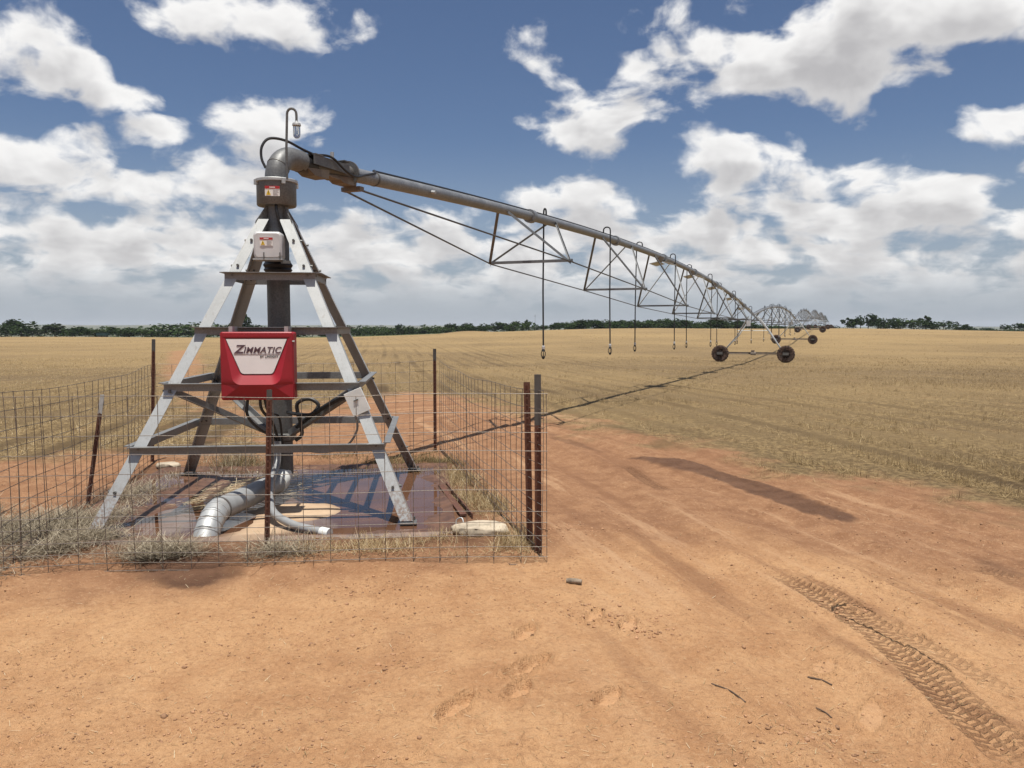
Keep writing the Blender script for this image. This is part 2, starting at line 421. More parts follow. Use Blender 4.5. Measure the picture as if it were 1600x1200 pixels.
TRACKS = [(gpoly([(1240, 890), (1310, 928), (1375, 972), (1440, 1025), (1510, 1085), (1600, 1165), (1660, 1225)]), .055, .7),
          (gpoly([(1195, 885), (1250, 915), (1310, 950), (1370, 990), (1425, 1040), (1480, 1095), (1540, 1150), (1620, 1225)]), .095, 1.0),
          (gpoly([(1330, 952), (1400, 985), (1470, 1020), (1540, 1060), (1640, 1110)]), .07, .5),
          (gpoly([(1490, 872), (1545, 892), (1620, 918)]), .11, .8),
          (gpoly([(960, 722), (990, 738), (1015, 755), (1048, 772)]), .10, .9)]
RUTS = [gpoly([(1700, 1010), (1400, 890), (1200, 810), (1050, 750), (930, 700), (800, 655)]), gpoly([(1700, 890), (1450, 810), (1250, 760), (1080, 715), (900, 668), (760, 640)]),
        gpoly([(1500, 1300), (1300, 1080), (1150, 930), (1020, 810), (900, 730), (800, 690)])]
FEET = [(822, 990, .34), (816, 1052, .30), (713, 1108, .36), (952, 1092, .32), (1290, 1035, .25), (1362, 1108, .36), (930, 962, .3), (982, 975, .35), (812, 1082, .25), (838, 1040, .28)]
FEETG = [(G(u, v), L) for u, v, L in FEET]

def footprint(x, y, g, L):
    a = R(200 + (g.x * 37 % 1) * 25); ca, sa = math.cos(a), math.sin(a)
    lx = ((x - g.x) * sa + (y - g.y) * ca) / (L * .42); ly = ((x - g.x) * ca - (y - g.y) * sa) / .052
    return np.sqrt(lx ** 2 + (ly / (1 + .25 * np.sign(lx) * np.abs(lx))) ** 2 + 1e-9), lx
def masks(x, y):
    j1 = (fbm(x * 1.1, y * 1.1, 3, 31) - .5) * 1.7; j2 = (fbm(x * 3.1, y * 3.1, 3, 37) - .5) * .7
    sd = poly_sd(x, y, DIRT); sd2 = poly_sd(x, y, TRACK)
    dirt = np.maximum(sstep(sd + j1 * 1.3 + j2 * 1.6, -.7, 1.0), .75 * sstep(sd2 + j1 * .6 + j2, -.3, .7))
    sand = sstep(poly_sd(x, y, SANDP) + j1 * .45 + j2 * .5, -.4, .7)
    wet = np.zeros(x.shape)
    for p_, wgt, sf in ((WET1, .95, .05), (WET2, 1.0, .12), (WET3, .55, .1), (WET4, .5, .08)):
        wet = np.maximum(wet, wgt * sstep(poly_sd(x, y, p_) + j2 * .22 * sf / .06, -sf, sf))
    lx, ly = tower_local(x, y); sq = np.maximum(np.abs(lx), np.abs(ly))
    wet = np.maximum(wet, .75 * sstep(2.35 - sq + j2 * .5, 0, .5))
    return dirt, sand, wet, sq
def relief(x, y, dirt):
    near = 1 - sstep(np.hypot(x, y), 14, 30)
    h = (fbm(x * .45, y * .45, 3, 51) - .5) * .09
    lump = fbm(x * 3.2, y * 3.2, 4, 57)
    h = h + (lump - .5) * .028
    fine = fbm(x * 24, y * 24, 3, 61)
    h = h + (fine - .5) * .017
    c = vnoise(x * 14, y * 14, 71) * (vnoise(x * 1.3, y * 1.3, 73) * .6 + .55)
    h = h + .017 * sstep(c, .66, .95)                        # crumbs and small clods
    c2 = vnoise(x * 34, y * 34, 74) * (vnoise(x * .9, y * .9, 75) * .5 + .6)
    h = h + .011 * sstep(c2, .62, .95)
    hole = vnoise(x * 7, y * 7, 77) * (vnoise(x * .7, y * .7, 79) * .6 + .5)
    h = h - .014 * sstep(hole, .72, .95)
    for path in RUTS:
        d, s_, sg, L = pathdist(x, y, path); q = d / .26
        h = h - .028 * np.exp(-q ** 4) + .014 * np.exp(-((d - .36) / .11) ** 2)
        h = h + .008 * np.exp(-(d / .55) ** 2) * (vnoise(s_ * .8, d * 14 * sg + 50, 83) - .5)
    for path, hw_, dep in TRACKS:
        d, s_, sg, L = pathdist(x, y, path); m = 1 - sstep(d, hw_ * .88, hw_ * 1.08)
        brk = sstep(fbm(s_ * 1.6, s_ * .3, 2, 91), .10, .42) * sstep(s_, 0, .5) * (1 - sstep(s_, L - .4, L))
        ph = (s_ + d * .6) / .058
        lug = np.sin(2 * PI * ph + sg * PI * .5); lug = np.tanh(lug * 2.4)
        rib = .5 + .5 * np.cos(2 * PI * d / (hw_ * .5))
        tread = -.011 + .004 * lug * (.5 + .5 * rib)
        h = h * (1 - .6 * m * brk) + dep * brk * (m * tread + .009 * np.exp(-((d - hw_ * 1.15) / .03) ** 2))
    for (g, L) in FEETG:
        q, lx = footprint(x, y, g, L)
        m = 1 - sstep(q, .86, 1.02)
        h = h * (1 - .9 * m) - .024 * m + .017 * np.exp(-((q - 1.15) / .11) ** 2) + .016 * m * (1 - sstep(np.abs(lx + .25), .08, .16))
    return h * near
def ground_h(x, y, full=False):
    dirt, sand, wet, sq = masks(x, y)
    r_ = relief(x, y, dirt)
    pad = 1 - sstep(sq, 1.60, 1.78)
    z = terrain(x, y) + r_ * (1 - pad) - .09 * pad
    d0 = np.abs((y - 5.85) - .035 * (x + 1.8)) ; z = z + .05 * np.exp(-(d0 / .28) ** 2) * sstep(x, -5, -3.6) * (1 - sstep(x, -.6, .3)) * (fbm(x * 2, y * 2, 2, 99))
    return (z, dirt, sand, wet) if full else z

# ground sheet: rings about the viewpoint, fine where the picture is close
th = np.concatenate([np.linspace(-PI, -.74, 44, endpoint=False), np.linspace(-.74, .74, 540, endpoint=False), np.linspace(.74, PI, 45)])
rr = np.concatenate([np.geomspace(.25, 2.6, 12, endpoint=False), np.geomspace(2.6, 32, 590, endpoint=False), np.geomspace(32, 300, 120, endpoint=False), np.geomspace(300, 6500, 60)])
TH, RR = np.meshgrid(th, rr)
gx, gy = (RR * np.sin(TH)).ravel(), (RR * np.cos(TH)).ravel()
gz, dirt, sand, wet = ground_h(gx, gy, True)
far = sstep(gy - edge_y(gx, gy), 0, 4) * (gy > 0)
nr, nt = RR.shape
i0 = (np.arange(nr - 1)[:, None] * nt + np.arange(nt - 1)[None]).ravel()
faces = np.stack([i0, i0 + nt, i0 + nt + 1, i0 + 1], 1)
mgd, n, b = material('farm_soil')
pos = n.pos()
big = n.noise(pos, .55, 4, .6); mid = n.noise(pos, 4.5, 5, .6); fine = n.noise(pos, 46, 4, .7); grit = n.noise(pos, 140, 2, .6)
a_d, a_s, a_w, a_f = (n.attr(k) for k in ('dirt', 'sand', 'wet', 'beyond'))
red = n.mix(n.rng(mid, .3, .7), (.25, .125, .064), (.35, .190, .100))
sandc = n.mix(n.rng(n.m('ADD', n.m('MULTIPLY', big, .6), n.m('MULTIPLY', mid, .4)), .35, .65), (.40, .214, .103), (.51, .30, .152))
dc = n.mix(n.m('MULTIPLY', a_s, n.rng(big, .15, .6, .8, 1.0)), red, sandc)
dc = n.mix(n.rng(grit, .60, .72, 0, .35), dc, (.20, .10, .05))
dc = n.mix(n.rng(fine, .62, .75, 0, .35), dc, (.56, .37, .23))
wc = n.mix(n.rng(mid, .3, .7), (.10, .050, .028), (.155, .080, .046))
mot = n.noise(pos, 30, 5, .75)
dc = n.mix(n.rng(mot, .50, .64, 0, .42), dc, (.25, .128, .064))
dc = n.mix(n.rng(mot, .46, .36, 0, .40), dc, (.53, .335, .19))
scuff = n.noise(pos, 2.2, 5, .7, .6)
dc = n.mix(n.rng(scuff, .54, .68, 0, .26), dc, (.26, .135, .07))
# streaks left along the wheel ways, pressed smooth soil in prints, shade painted dark into the tyre lug grooves
rdv = n.new('ShaderNodeCombineXYZ'); n.l.new(n.m('MULTIPLY', n.attr('road_s'), .22), rdv.inputs[0]); n.l.new(n.m('MULTIPLY', n.attr('road_d'), 2.6), rdv.inputs[1])
stk = n.noise(rdv.outputs[0], 1.0, 6, .62)
rm = n.attr('road_m')
dc = n.mix(n.m('MULTIPLY', rm, n.rng(stk, .50, .64, 0, .55)), dc, (.215, .106, .055))
dc = n.mix(n.m('MULTIPLY', rm, n.rng(stk, .46, .34, 0, .55)), dc, (.52, .325, .185))
dc = n.mix(n.m('MULTIPLY', n.attr('foot'), .35), dc, (.47, .285, .16))
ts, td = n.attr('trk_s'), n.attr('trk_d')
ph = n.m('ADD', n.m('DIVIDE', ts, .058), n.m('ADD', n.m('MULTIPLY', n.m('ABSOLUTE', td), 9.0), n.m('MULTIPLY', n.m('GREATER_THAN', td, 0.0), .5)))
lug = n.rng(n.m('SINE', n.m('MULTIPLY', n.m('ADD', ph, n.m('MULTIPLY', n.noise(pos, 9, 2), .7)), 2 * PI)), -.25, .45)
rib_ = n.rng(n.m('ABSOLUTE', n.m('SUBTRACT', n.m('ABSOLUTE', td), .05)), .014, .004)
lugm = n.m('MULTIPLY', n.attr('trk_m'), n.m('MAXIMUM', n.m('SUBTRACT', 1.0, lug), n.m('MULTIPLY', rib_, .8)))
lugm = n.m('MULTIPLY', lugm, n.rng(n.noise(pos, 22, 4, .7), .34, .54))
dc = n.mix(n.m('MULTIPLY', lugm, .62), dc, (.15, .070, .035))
dc = n.mix(a_w, dc, wc)
# drilled rows of the stubble, running away to the left of centre
sepp = n.new('ShaderNodeSeparateXYZ'); n.l.new(pos, sepp.inputs[0])
ra = R(-9.6); rowx = n.m('SUBTRACT', n.m('MULTIPLY', sepp.outputs[0], math.cos(ra)), n.m('MULTIPLY', sepp.outputs[1], math.sin(ra)))
rowy = n.m('ADD', n.m('MULTIPLY', sepp.outputs[0], math.sin(ra)), n.m('MULTIPLY', sepp.outputs[1], math.cos(ra)))
rv = n.new('ShaderNodeCombineXYZ'); n.l.new(n.m('ADD', rowx, n.m('MULTIPLY', n.noise(pos, .05, 2), 3.0)), rv.inputs[0]); n.l.new(n.m('MULTIPLY', rowy, .055), rv.inputs[1])
streak = n.noise(rv.outputs[0], 1.3, 4, .55)
straw = n.noise(pos, 9, 6, .75); patch = n.noise(pos, .045, 4, .6)
band = n.new('ShaderNodeCombineXYZ'); n.l.new(n.m('MULTIPLY', sepp.outputs[0], .03), band.inputs[0]); n.l.new(n.m('MULTIPLY', sepp.outputs[1], .22), band.inputs[1])
bnd = n.noise(band.outputs[0], 1.0, 4, .6)
tw = n.m('ADD', rowx, n.m('MULTIPLY', n.m('SINE', n.m('MULTIPLY', rowy, .05)), .35))
tf = n.m('ABSOLUTE', n.m('SUBTRACT', n.m('FRACT', n.m('MULTIPLY', tw, 1.02)), .5))
tram = n.m('MULTIPLY', n.rng(tf, .26, .09), n.m('MULTIPLY', n.rng(n.noise(rv.outputs[0], .6, 3), .40, .58), n.rng(n.m('ABSOLUTE', n.m('SUBTRACT', rowx, 1.0)), 19, 6)))
fc = n.mix(n.rng(straw, .40, .62), (.105, .070, .040), (.36, .26, .14))
fc = n.mix(n.rng(streak, .42, .62, .0, .5), (.22, .145, .075), fc) if False else n.mix(n.rng(streak, .48, .64, 0, .6), fc, (.15, .105, .06))
fc = n.mix(n.m('MULTIPLY', tram, .85), fc, (.085, .056, .032))
fc = n.mix(n.rng(bnd, .46, .62, 0, .72), fc, (.19, .135, .08))
fc = n.mix(n.rng(patch, .35, .65, 0, .45), fc, (.40, .285, .145))
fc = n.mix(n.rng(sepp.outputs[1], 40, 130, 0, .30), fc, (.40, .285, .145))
fc = n.mix(n.rng(n.noise(pos, .9, 4, .6), .55, .75, 0, .3), fc, (.23, .125, .065))
fc = n.mix(1.0, fc, (.93, .91, .82), 'MULTIPLY')
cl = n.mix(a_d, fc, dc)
# pasture, crops and woods on the country beyond
fields = n.noise(pos, .006, 3, .5); woods = n.noise(pos, .011, 5, .62)
gc = n.mix(n.rng(fields, .42, .6), (.085, .10, .042), (.19, .17, .085))
gc = n.mix(n.rng(woods, .50, .56), gc, (.018, .028, .014))
gc = n.mix(n.rng(sepp.outputs[1], 320, 420), (.062, .082, .028), gc)
cl = n.mix(a_f, cl, gc)
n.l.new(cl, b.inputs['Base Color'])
n.l.new(n.rng(a_w, .5, 1, .95, .8), b.inputs['Roughness']); b.inputs['Specular IOR Level'].default_value = .2
hgt = n.m('ADD', n.m('MULTIPLY', n.m('MULTIPLY', fine, .6), n.m('SUBTRACT', 1.0, n.m('MULTIPLY', n.attr('foot'), .8))), n.m('ADD', n.m('MULTIPLY', grit, .35), n.m('MULTIPLY', n.m('MULTIPLY', straw, n.m('SUBTRACT', 1.0, a_d)), 2.5)))
hgt = n.m('SUBTRACT', hgt, n.m('MULTIPLY', lugm, .55))
bump(n, b, hgt, .030, 1.0)
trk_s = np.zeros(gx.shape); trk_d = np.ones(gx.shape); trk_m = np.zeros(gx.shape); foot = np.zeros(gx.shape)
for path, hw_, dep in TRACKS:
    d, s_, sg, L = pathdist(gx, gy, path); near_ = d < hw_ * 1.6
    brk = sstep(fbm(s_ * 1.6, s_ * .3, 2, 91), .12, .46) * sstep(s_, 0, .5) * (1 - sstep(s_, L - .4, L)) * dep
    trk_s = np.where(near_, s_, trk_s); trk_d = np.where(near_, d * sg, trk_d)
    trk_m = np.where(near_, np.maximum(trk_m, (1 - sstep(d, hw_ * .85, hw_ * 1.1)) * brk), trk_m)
for (g, L) in FEETG: foot = np.maximum(foot, 1 - sstep(footprint(gx, gy, g, L)[0], .8, 1.05))
road_d, road_s, road_g, road_L = pathdist(gx, gy, RUTS[0])
road_m = sstep(gx - .0 + .25 * (gy - 5), -.6, 1.2) * (1 - sstep(np.hypot(gx, gy), 25, 34)) * (gy > 0)
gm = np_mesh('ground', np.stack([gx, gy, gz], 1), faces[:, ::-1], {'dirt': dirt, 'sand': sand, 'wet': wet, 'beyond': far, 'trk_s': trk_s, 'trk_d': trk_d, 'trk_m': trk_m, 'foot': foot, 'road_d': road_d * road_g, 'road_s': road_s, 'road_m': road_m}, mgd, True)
ground = tag(put('ground', gm), kind='structure')

# haze over the far country
hz = MB().box((0, 0, 14), (13400, 13400, 76)).mesh('haze')
mh = bpy.data.materials.new('thin_haze'); mh.use_nodes = True; nh = N(mh.node_tree); nh.n.clear()
pv = nh.new('ShaderNodeVolumePrincipled'); pv.inputs['Color'].default_value = (.86, .92, 1, 1); pv.inputs['Density'].default_value = 1.2e-4; pv.inputs['Anisotropy'].default_value = .0
ho = nh.new('ShaderNodeOutputMaterial'); nh.l.new(pv.outputs[0], ho.inputs['Volume'])
hz.materials.append(mh); haze = tag(put('haze', hz), kind='stuff')

# ------------------------------------------------------------------ concrete pad and the muddy water on it
def local_world(lx, ly, z=0):
    c, s_ = math.cos(TROT), math.sin(TROT)
    return Vector((TC.x + lx * c - ly * s_, TC.y + lx * s_ + ly * c, z))
k = 110; lin = np.linspace(-1.8, 1.8, k); LX, LY = np.meshgrid(lin, lin)
c_, s_ = math.cos(TROT), math.sin(TROT)
wx = TC.x + LX * c_ - LY * s_; wy = TC.y + LX * s_ + LY * c_
DRYP = gpoly([(395, 800), (440, 787), (520, 785), (545, 795), (520, 812), (470, 818), (440, 838), (400, 850), (350, 850)])
LEFTP = gpoly([(150, 830), (230, 770), (300, 742), (430, 742), (440, 775), (380, 800), (300, 790), (250, 815), (200, 845)])
jj = (fbm(wx * 2.2, wy * 2.2, 3, 41) - .5)
dry = sstep(poly_sd(wx, wy, DRYP) + jj * .18, -.12, .2); mud = sstep(poly_sd(wx, wy, LEFTP) + jj * .6, -.2, .35)
edge_ = np.maximum(np.abs(LX), np.abs(LY))
mud = np.maximum(mud, sstep(edge_ + (fbm(wx * 3, wy * 3, 3, 47) - .5) * .5, 1.42, 1.72))
WATER_Z = .012
pz = -.004 + jj * .012 + .024 * dry + .024 * mud + .010 * (fbm(wx * 9, wy * 9, 3, 43) - .5) * (mud + .15)
pz += .022 * sstep(np.maximum(np.abs(LX), np.abs(LY)), 1.62, 1.76)
pz = np.where(np.maximum(np.abs(LX), np.abs(LY)) > 1.795, -.14, pz)
mp, n, b = material('stained_concrete')
o = n.pos(); q = n.noise(o, 3, 5, .6)
conc = n.mix(n.rng(q, .3, .7), (.38, .26, .16), (.52, .38, .25))
mudc = n.mix(n.rng(n.noise(o, 7, 5, .6), .3, .7), (.075, .036, .022), (.15, .075, .042))
n.l.new(n.mix(n.attr('dryness'), mudc, conc), b.inputs['Base Color'])
n.l.new(n.rng(n.attr('dryness'), 0, 1, .55, .9), b.inputs['Roughness']); bump(n, b, n.noise(o, 60, 3), .004, .5)
i0 = (np.arange(k - 1)[:, None] * k + np.arange(k - 1)[None]).ravel()
padm = np_mesh('concrete_pad', np.stack([wx.ravel(), wy.ravel(), pz.ravel()], 1), np.stack([i0, i0 + 1, i0 + k + 1, i0 + k], 1), {'dryness': dry.ravel()}, mp, True)
tag(put('concrete_pad', padm), kind='structure')
mw, n, b = material('muddy_water')
q = n.noise(n.pos(), 1.3, 3)
n.l.new(n.mix(n.rng(q, .3, .7), (.085, .042, .024), (.13, .064, .036)), b.inputs['Base Color'])
b.inputs['Roughness'].default_value = .03; b.inputs['IOR'].default_value = 1.33; b.inputs['Specular IOR Level'].default_value = .5
bump(n, b, n.noise(n.pos(), 9, 2), .003, .05)
wm = MB().add([local_world(a * 1.72, q_ * 1.72, WATER_Z) for a, q_ in ((-1, -1), (1, -1), (1, 1), (-1, 1))], [(0, 1, 2, 3)]).mesh('water')
wm.materials.append(mw); tag(put('water', wm), kind='structure')

# ------------------------------------------------------------------ pivot tower
tower = thing('pivot_tower', 'galvanized four-legged pivot tower with red control box inside the wire fence', 'pivot tower', TC, TROT)
def hw(z): return 1.41 - .4325 * z
def lprof(wd, t): return [(0, 0), (wd, 0), (wd, t), (t, t), (t, wd), (0, wd)]
LEGTOP = 2.88
for sx in (-1, 1):
    for sy in (-1, 1):
        m = MB()
        p0 = (sx * hw(.05), sy * hw(.05), .05); p1 = (sx * hw(LEGTOP), sy * hw(LEGTOP), LEGTOP)
        m.prism(lprof(.112, .010), p0, p1, (-sx, 0, 0), (0, -sy, 0))
        leg = m.build('leg', M['leg'], tower, None)
        f = MB().box((sx * hw(0) - sx * .06, sy * hw(0) - sy * .06, .03), (.15, .15, .014))
        for q in (-.05, .05): f.tube([(sx * hw(0) - sx * .06 + q, sy * hw(0) - sy * .06 + .055, .02), (sx * hw(0) - sx * .06 + q, sy * hw(0) - sy * .06 + .055, .07)], .011, 8)
        f.build('foot_plate', M['galv_dark'], leg)
        bl = MB()
        for z in (2.66, 2.40, 2.30, 1.78, 1.20, .70, .34):
            x, y = sx * (hw(z) - .055), sy * (hw(z) + .002)
            bl.tube([(x, y - sy * .02, z), (x, y + sy * .022, z)], .013, 6)
            x, y = sx * (hw(z) + .002), sy * (hw(z) - .055)
            bl.tube([(x - sx * .02, y, z), (x + sx * .022, y, z)], .013, 6)
        tag(bl.build('leg_bolts', M['galv_dark'], leg), kind='stuff')
for z in (2.29, 1.755, 1.235, .685):
    h = hw(z); t, H, W = .007, .075, .065
    for sy in (-1, 1):
        prof = [(0, 0), (0, -H), (t, -H), (t, -t), (W, -t), (W, 0)]
        y = sy * (h + .004)
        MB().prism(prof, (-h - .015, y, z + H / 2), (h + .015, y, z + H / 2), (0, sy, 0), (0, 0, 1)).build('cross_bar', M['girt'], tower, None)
    for sx in (-1, 1):
        x = sx * (h + .004)
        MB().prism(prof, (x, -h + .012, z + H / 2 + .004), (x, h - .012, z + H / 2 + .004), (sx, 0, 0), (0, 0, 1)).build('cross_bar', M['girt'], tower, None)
for sx in (-1, 1):
    for sy in (-1, 1):
        a = Vector((sx * (hw(1.19) - .03), sy * (hw(1.19) - .03), 1.185)); c = Vector((sx * .09, sy * .09, .66))
        d = (c - a).normalized(); side = d.cross(Vector((0, 0, 1))).normalized(); up = side.cross(d)
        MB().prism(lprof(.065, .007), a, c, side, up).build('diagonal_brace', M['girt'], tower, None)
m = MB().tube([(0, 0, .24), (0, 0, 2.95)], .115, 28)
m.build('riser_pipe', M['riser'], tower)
MB().lathe([(.118, .0), (.15, .02), (.15, .07), (.118, .09)], (0, 0, .60), 24).build('riser_clamp', M['galv_dark'], tower)
MB().lathe([(.12, 0), (.145, .03), (.132, .05), (.15, .08), (.13, .11), (.125, .13)], (0, 0, 2.35), 24).build('slip_ring_boot', M['black'], tower)
m = MB().lathe([(.15, 0), (.118, .10), (.118, .30)], (0, 0, 2.74), 28)
for a in range(4):
    q = PI / 4 + a * PI / 2; d = Vector((math.cos(q), math.sin(q), 0)); e = Vector((-d.y, d.x, 0)) * .006
    pts = [d * .10 + Vector((0, 0, 2.70)), d * .30 + Vector((0, 0, 2.70)), d * .25 + Vector((0, 0, 2.86)), d * .13 + Vector((0, 0, 3.02)), d * .10 + Vector((0, 0, 3.02))]
    m.add([p + e for p in pts] + [p - e for p in pts], [(0, 1, 2, 3, 4), (9, 8, 7, 6, 5)] + [(i, (i + 1) % 5 + 0, (i + 1) % 5 + 5, i + 5) for i in range(5)])
m.build('tower_cap', M['galv_dark'], tower)
m = MB().lathe([(.12, -.005), (.190, 0), (.198, .012), (.198, .235), (.10, .236)], (0, 0, 3.03), 40)
m.build('bearing_housing', M['galv_dark'], tower)
fl = MB().lathe([(.199, 0), (.214, .004), (.214, .028), (.208, .034), (.10, .035)], (0, 0, 3.262), 40)
for a in range(4): fl.box((.212 * math.cos(a * PI / 2 + .5), .212 * math.sin(a * PI / 2 + .5), 3.258), (.03, .035, .05), Matrix.Rotation(a * PI / 2 + .5, 3, 'Z'))
fl.build('housing_flange', M['galv'], tower)
A = Vector((.384, .9233, 0)); NL = Vector((-.9233, .384, 0))
AL = Vector((A.x * c_ + A.y * s_, -A.x * s_ + A.y * c_, 0))       # arm direction in the tower's own frame
pts = [Vector((0, 0, 3.29))]
for i in range(13):
    q = PI / 2 * i / 12; pts.append(Vector((0, 0, 3.31)) + AL * (.25 - .25 * math.cos(q)) + Vector((0, 0, .25 * math.sin(q))))
pts.append(pts[-1] + AL * .16)
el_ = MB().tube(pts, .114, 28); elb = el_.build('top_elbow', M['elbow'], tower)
MB().tube([pts[5], pts[5] + (pts[6] - pts[5]).normalized() * .012], .118, 28).build('weld_ring', M['galv_dark'], elb)
# beacon lamp on a bent conduit
lp = Vector((.135, -.16, 0))
pp = [lp + Vector((0, 0, 3.28)), lp + Vector((.0, 0, 3.6)), lp + Vector((.012, 0, 3.92))]
for i in range(9):
    q = PI * i / 8; pp.append(lp + Vector((.012 + .046 - .046 * math.cos(q), 0, 3.925 + .055 * math.sin(q))))
pp.append(lp + Vector((.104, 0, 3.86)))
bc = MB().tube(pp, .0125, 10).build('beacon_lamp', M['galv_dark'], tower)
ct = lp + Vector((.104, 0, 0))
MB().lathe([(.014, .0), (.016, -.012), (.040, -.028), (.044, -.048), (.042, -.052)], ct + Vector((0, 0, 3.862)), 20).build('lamp_cap', M['galv'], bc)
MB().lathe([(.036, 0), (.036, -.085), (.032, -.108), (.018, -.122), (.001, -.126)], ct + Vector((0, 0, 3.811)), 20).build('lamp_glass', M['glass'], bc)
# small parts bolted to it
def sticker(x, y, z, wd, ht, yaw=0):
    rt = Matrix.Rotation(yaw, 3, 'Z')
    def pl(cx, cz, w_, h_, dy): return MB().box(Vector((x, y, z)) + rt @ Vector((cx, -dy, cz)), (w_, .002, h_), rt)
    s0 = pl(0, 0, wd, ht, 0).build('warning_sticker', M['s_white'], tower, None)
    pl(0, ht * .36, wd, ht * .27, .002).build('sticker_header', M['s_red'], s0, None)
    pl(wd * .0, ht * .36, wd * .38, ht * .08, .0035).build('header_print', M['s_white'], s0, None)
    tri = [Vector((-.42 * wd, -.0035, -.40 * ht)), Vector((-.10 * wd, -.0035, -.40 * ht)), Vector((-.26 * wd, -.0035, .15 * ht))]
    tri = [Vector((x, y, z)) + rt @ q for q in tri]; off = rt @ Vector((0, .002, 0))
    MB().add(tri + [q + off for q in tri], [(0, 1, 2), (5, 4, 3), (0, 3, 4, 1), (1, 4, 5, 2), (2, 5, 3, 0)]).build('warning_triangle', M['s_yel'], s0, None)
    ln = pl(-.26 * wd, -.16 * ht, wd * .03, ht * .26, .0052); ln.build('warning_mark', M['letter_black'], s0, None)
    g = MB()
    for i, f_ in enumerate((1, .85, 1, .7, .9)): g.box(Vector((x, y, z)) + rt @ Vector((.04 * wd + .2 * wd * f_, -.002, ht * (.13 - .12 * i))), (.4 * wd * f_, .002, ht * .035), rt)
    tag(g.build('printed_lines', M['s_grey'], s0, None), kind='stuff')
cb = MB().rbox((-.035, -.25, 2.602), (.272, .20, .265), .035, 5)
cbx = cb.build('collector_cover', M['greybox'], tower)
MB().box((-.035, -.25, 2.464), (.285, .215, .016)).build('collector_base', M['galv'], cbx, None)
cl_ = MB()
for x in (-.07, .085): cl_.tube([(x, -.358, 2.46), (x, -.358, 2.53)], .006, 6)
tag(cl_.box((.13, -.30, 2.44), (.09, .03, .03)).build('cover_latches', M['galv_dark'], cbx, None), kind='stuff')
sticker(-.045, -.3535, 2.635, .125, .082)
sticker(-.005, -.2005, 3.155, .145, .10)
# red control box
cbp = (-.02, -.945, 1.435); BW, BD, BH = .655, .17, .625
box = MB().rbox((cbp[0], -.93, cbp[2]), (BW, .17, BH), .022, 4).build('control_box', M['red'], tower)
y0 = -1.0165
def trap(wt, wb, zt, zb, y, r, nseg=5):      # trapezoid outline, lower corners rounded
    pts_ = [(-wt / 2, zt), (wt / 2, zt)]
    def arc(cx, cz, a0, a1): return [(cx + r * math.cos(a0 + (a1 - a0) * i / nseg), cz + r * math.sin(a0 + (a1 - a0) * i / nseg)) for i in range(nseg + 1)]
    sl = math.atan2(zt - zb, (wt - wb) / 2)
    k_ = r * math.tan((PI - sl) / 2 - 0) if False else r / math.tan(sl / 2 + PI / 4 - PI / 4 + .0) * 0 + r * math.tan((PI - (PI - sl)) / 2)
    cr = wb / 2 - k_
    pts_ += arc(cr, zb + r, -(PI / 2 - sl), -PI / 2) + arc(-cr, zb + r, -PI / 2, -PI + (PI / 2 - sl))
    return [Vector((cbp[0] + a, y, cbp[2] + q)) for a, q in pts_]
yF = y0 - .010
def swell(z): return y0 - .007 - .048 * max(0.0, min(1.0, (.268 - (z - cbp[2])) / .436)) ** 1.2
t1 = [Vector((p.x, swell(p.z), p.z)) for p in trap(.585, .41, .268, -.168, yF, .085, 6)]
t2 = trap(.562, .295, .262, -.080, y0 - .004, .045, 6)
nt_ = len(t1); half = 2 + (nt_ - 2) // 2; hx, hz_ = BW * .485, BH * .485
m = MB()
def V3(x, z, y=yF): return Vector((cbp[0] + x, y, cbp[2] + z))
right = list(range(1, half)); left = [0] + list(range(nt_ - 1, half - 1, -1))
for sgn, idxs in ((1, right), (-1, left)):
    e = [V3(sgn * hx, t1[q].z - cbp[2]) for q in idxs]; tp = [t1[q] for q in idxs]
    k_ = len(e); fs_ = [(q, q + 1, k_ + q + 1, k_ + q) for q in range(k_ - 1)]
    m.add(e + tp + [V3(sgn * hx, -hz_)], fs_ + [(k_ - 1, 2 * k_, 2 * k_ - 1)])
m.add([V3(-hx, hz_), V3(hx, hz_), V3(hx, .268), V3(-hx, .268), t1[1], t1[0]], [(0, 1, 2, 3), (3, 2, 4, 5)])
m.add([t1[half - 1], t1[half], V3(-hx, -hz_), V3(hx, -hz_)], [(0, 1, 2, 3)])
m.add(t1 + t2, [(q, (q + 1) % nt_, nt_ + (q + 1) % nt_, nt_ + q) for q in range(nt_)] + [tuple(nt_ + q for q in range(nt_))])
rim_ = [(-hx, hz_), (hx, hz_), (hx, -hz_), (-hx, -hz_)]
m.add([V3(x, z) for x, z in rim_] + [V3(x, z, y0 + .002) for x, z in rim_], [(0, 1, 5, 4), (1, 2, 6, 5), (2, 3, 7, 6), (3, 0, 4, 7)])
door = m.build('door', M['red'], box, 24)
pt = trap(.55, .285, .252, -.076, y0 - .0075, .042)
MB().add(pt, [tuple(range(len(pt)))]).build('black_gasket', M['letter_black'], box, None)
pt = trap(.54, .280, .247, -.071, y0 - .0095, .040)
MB().add(pt, [tuple(range(len(pt)))]).build('white_sign_plate', M['white'], box, None)
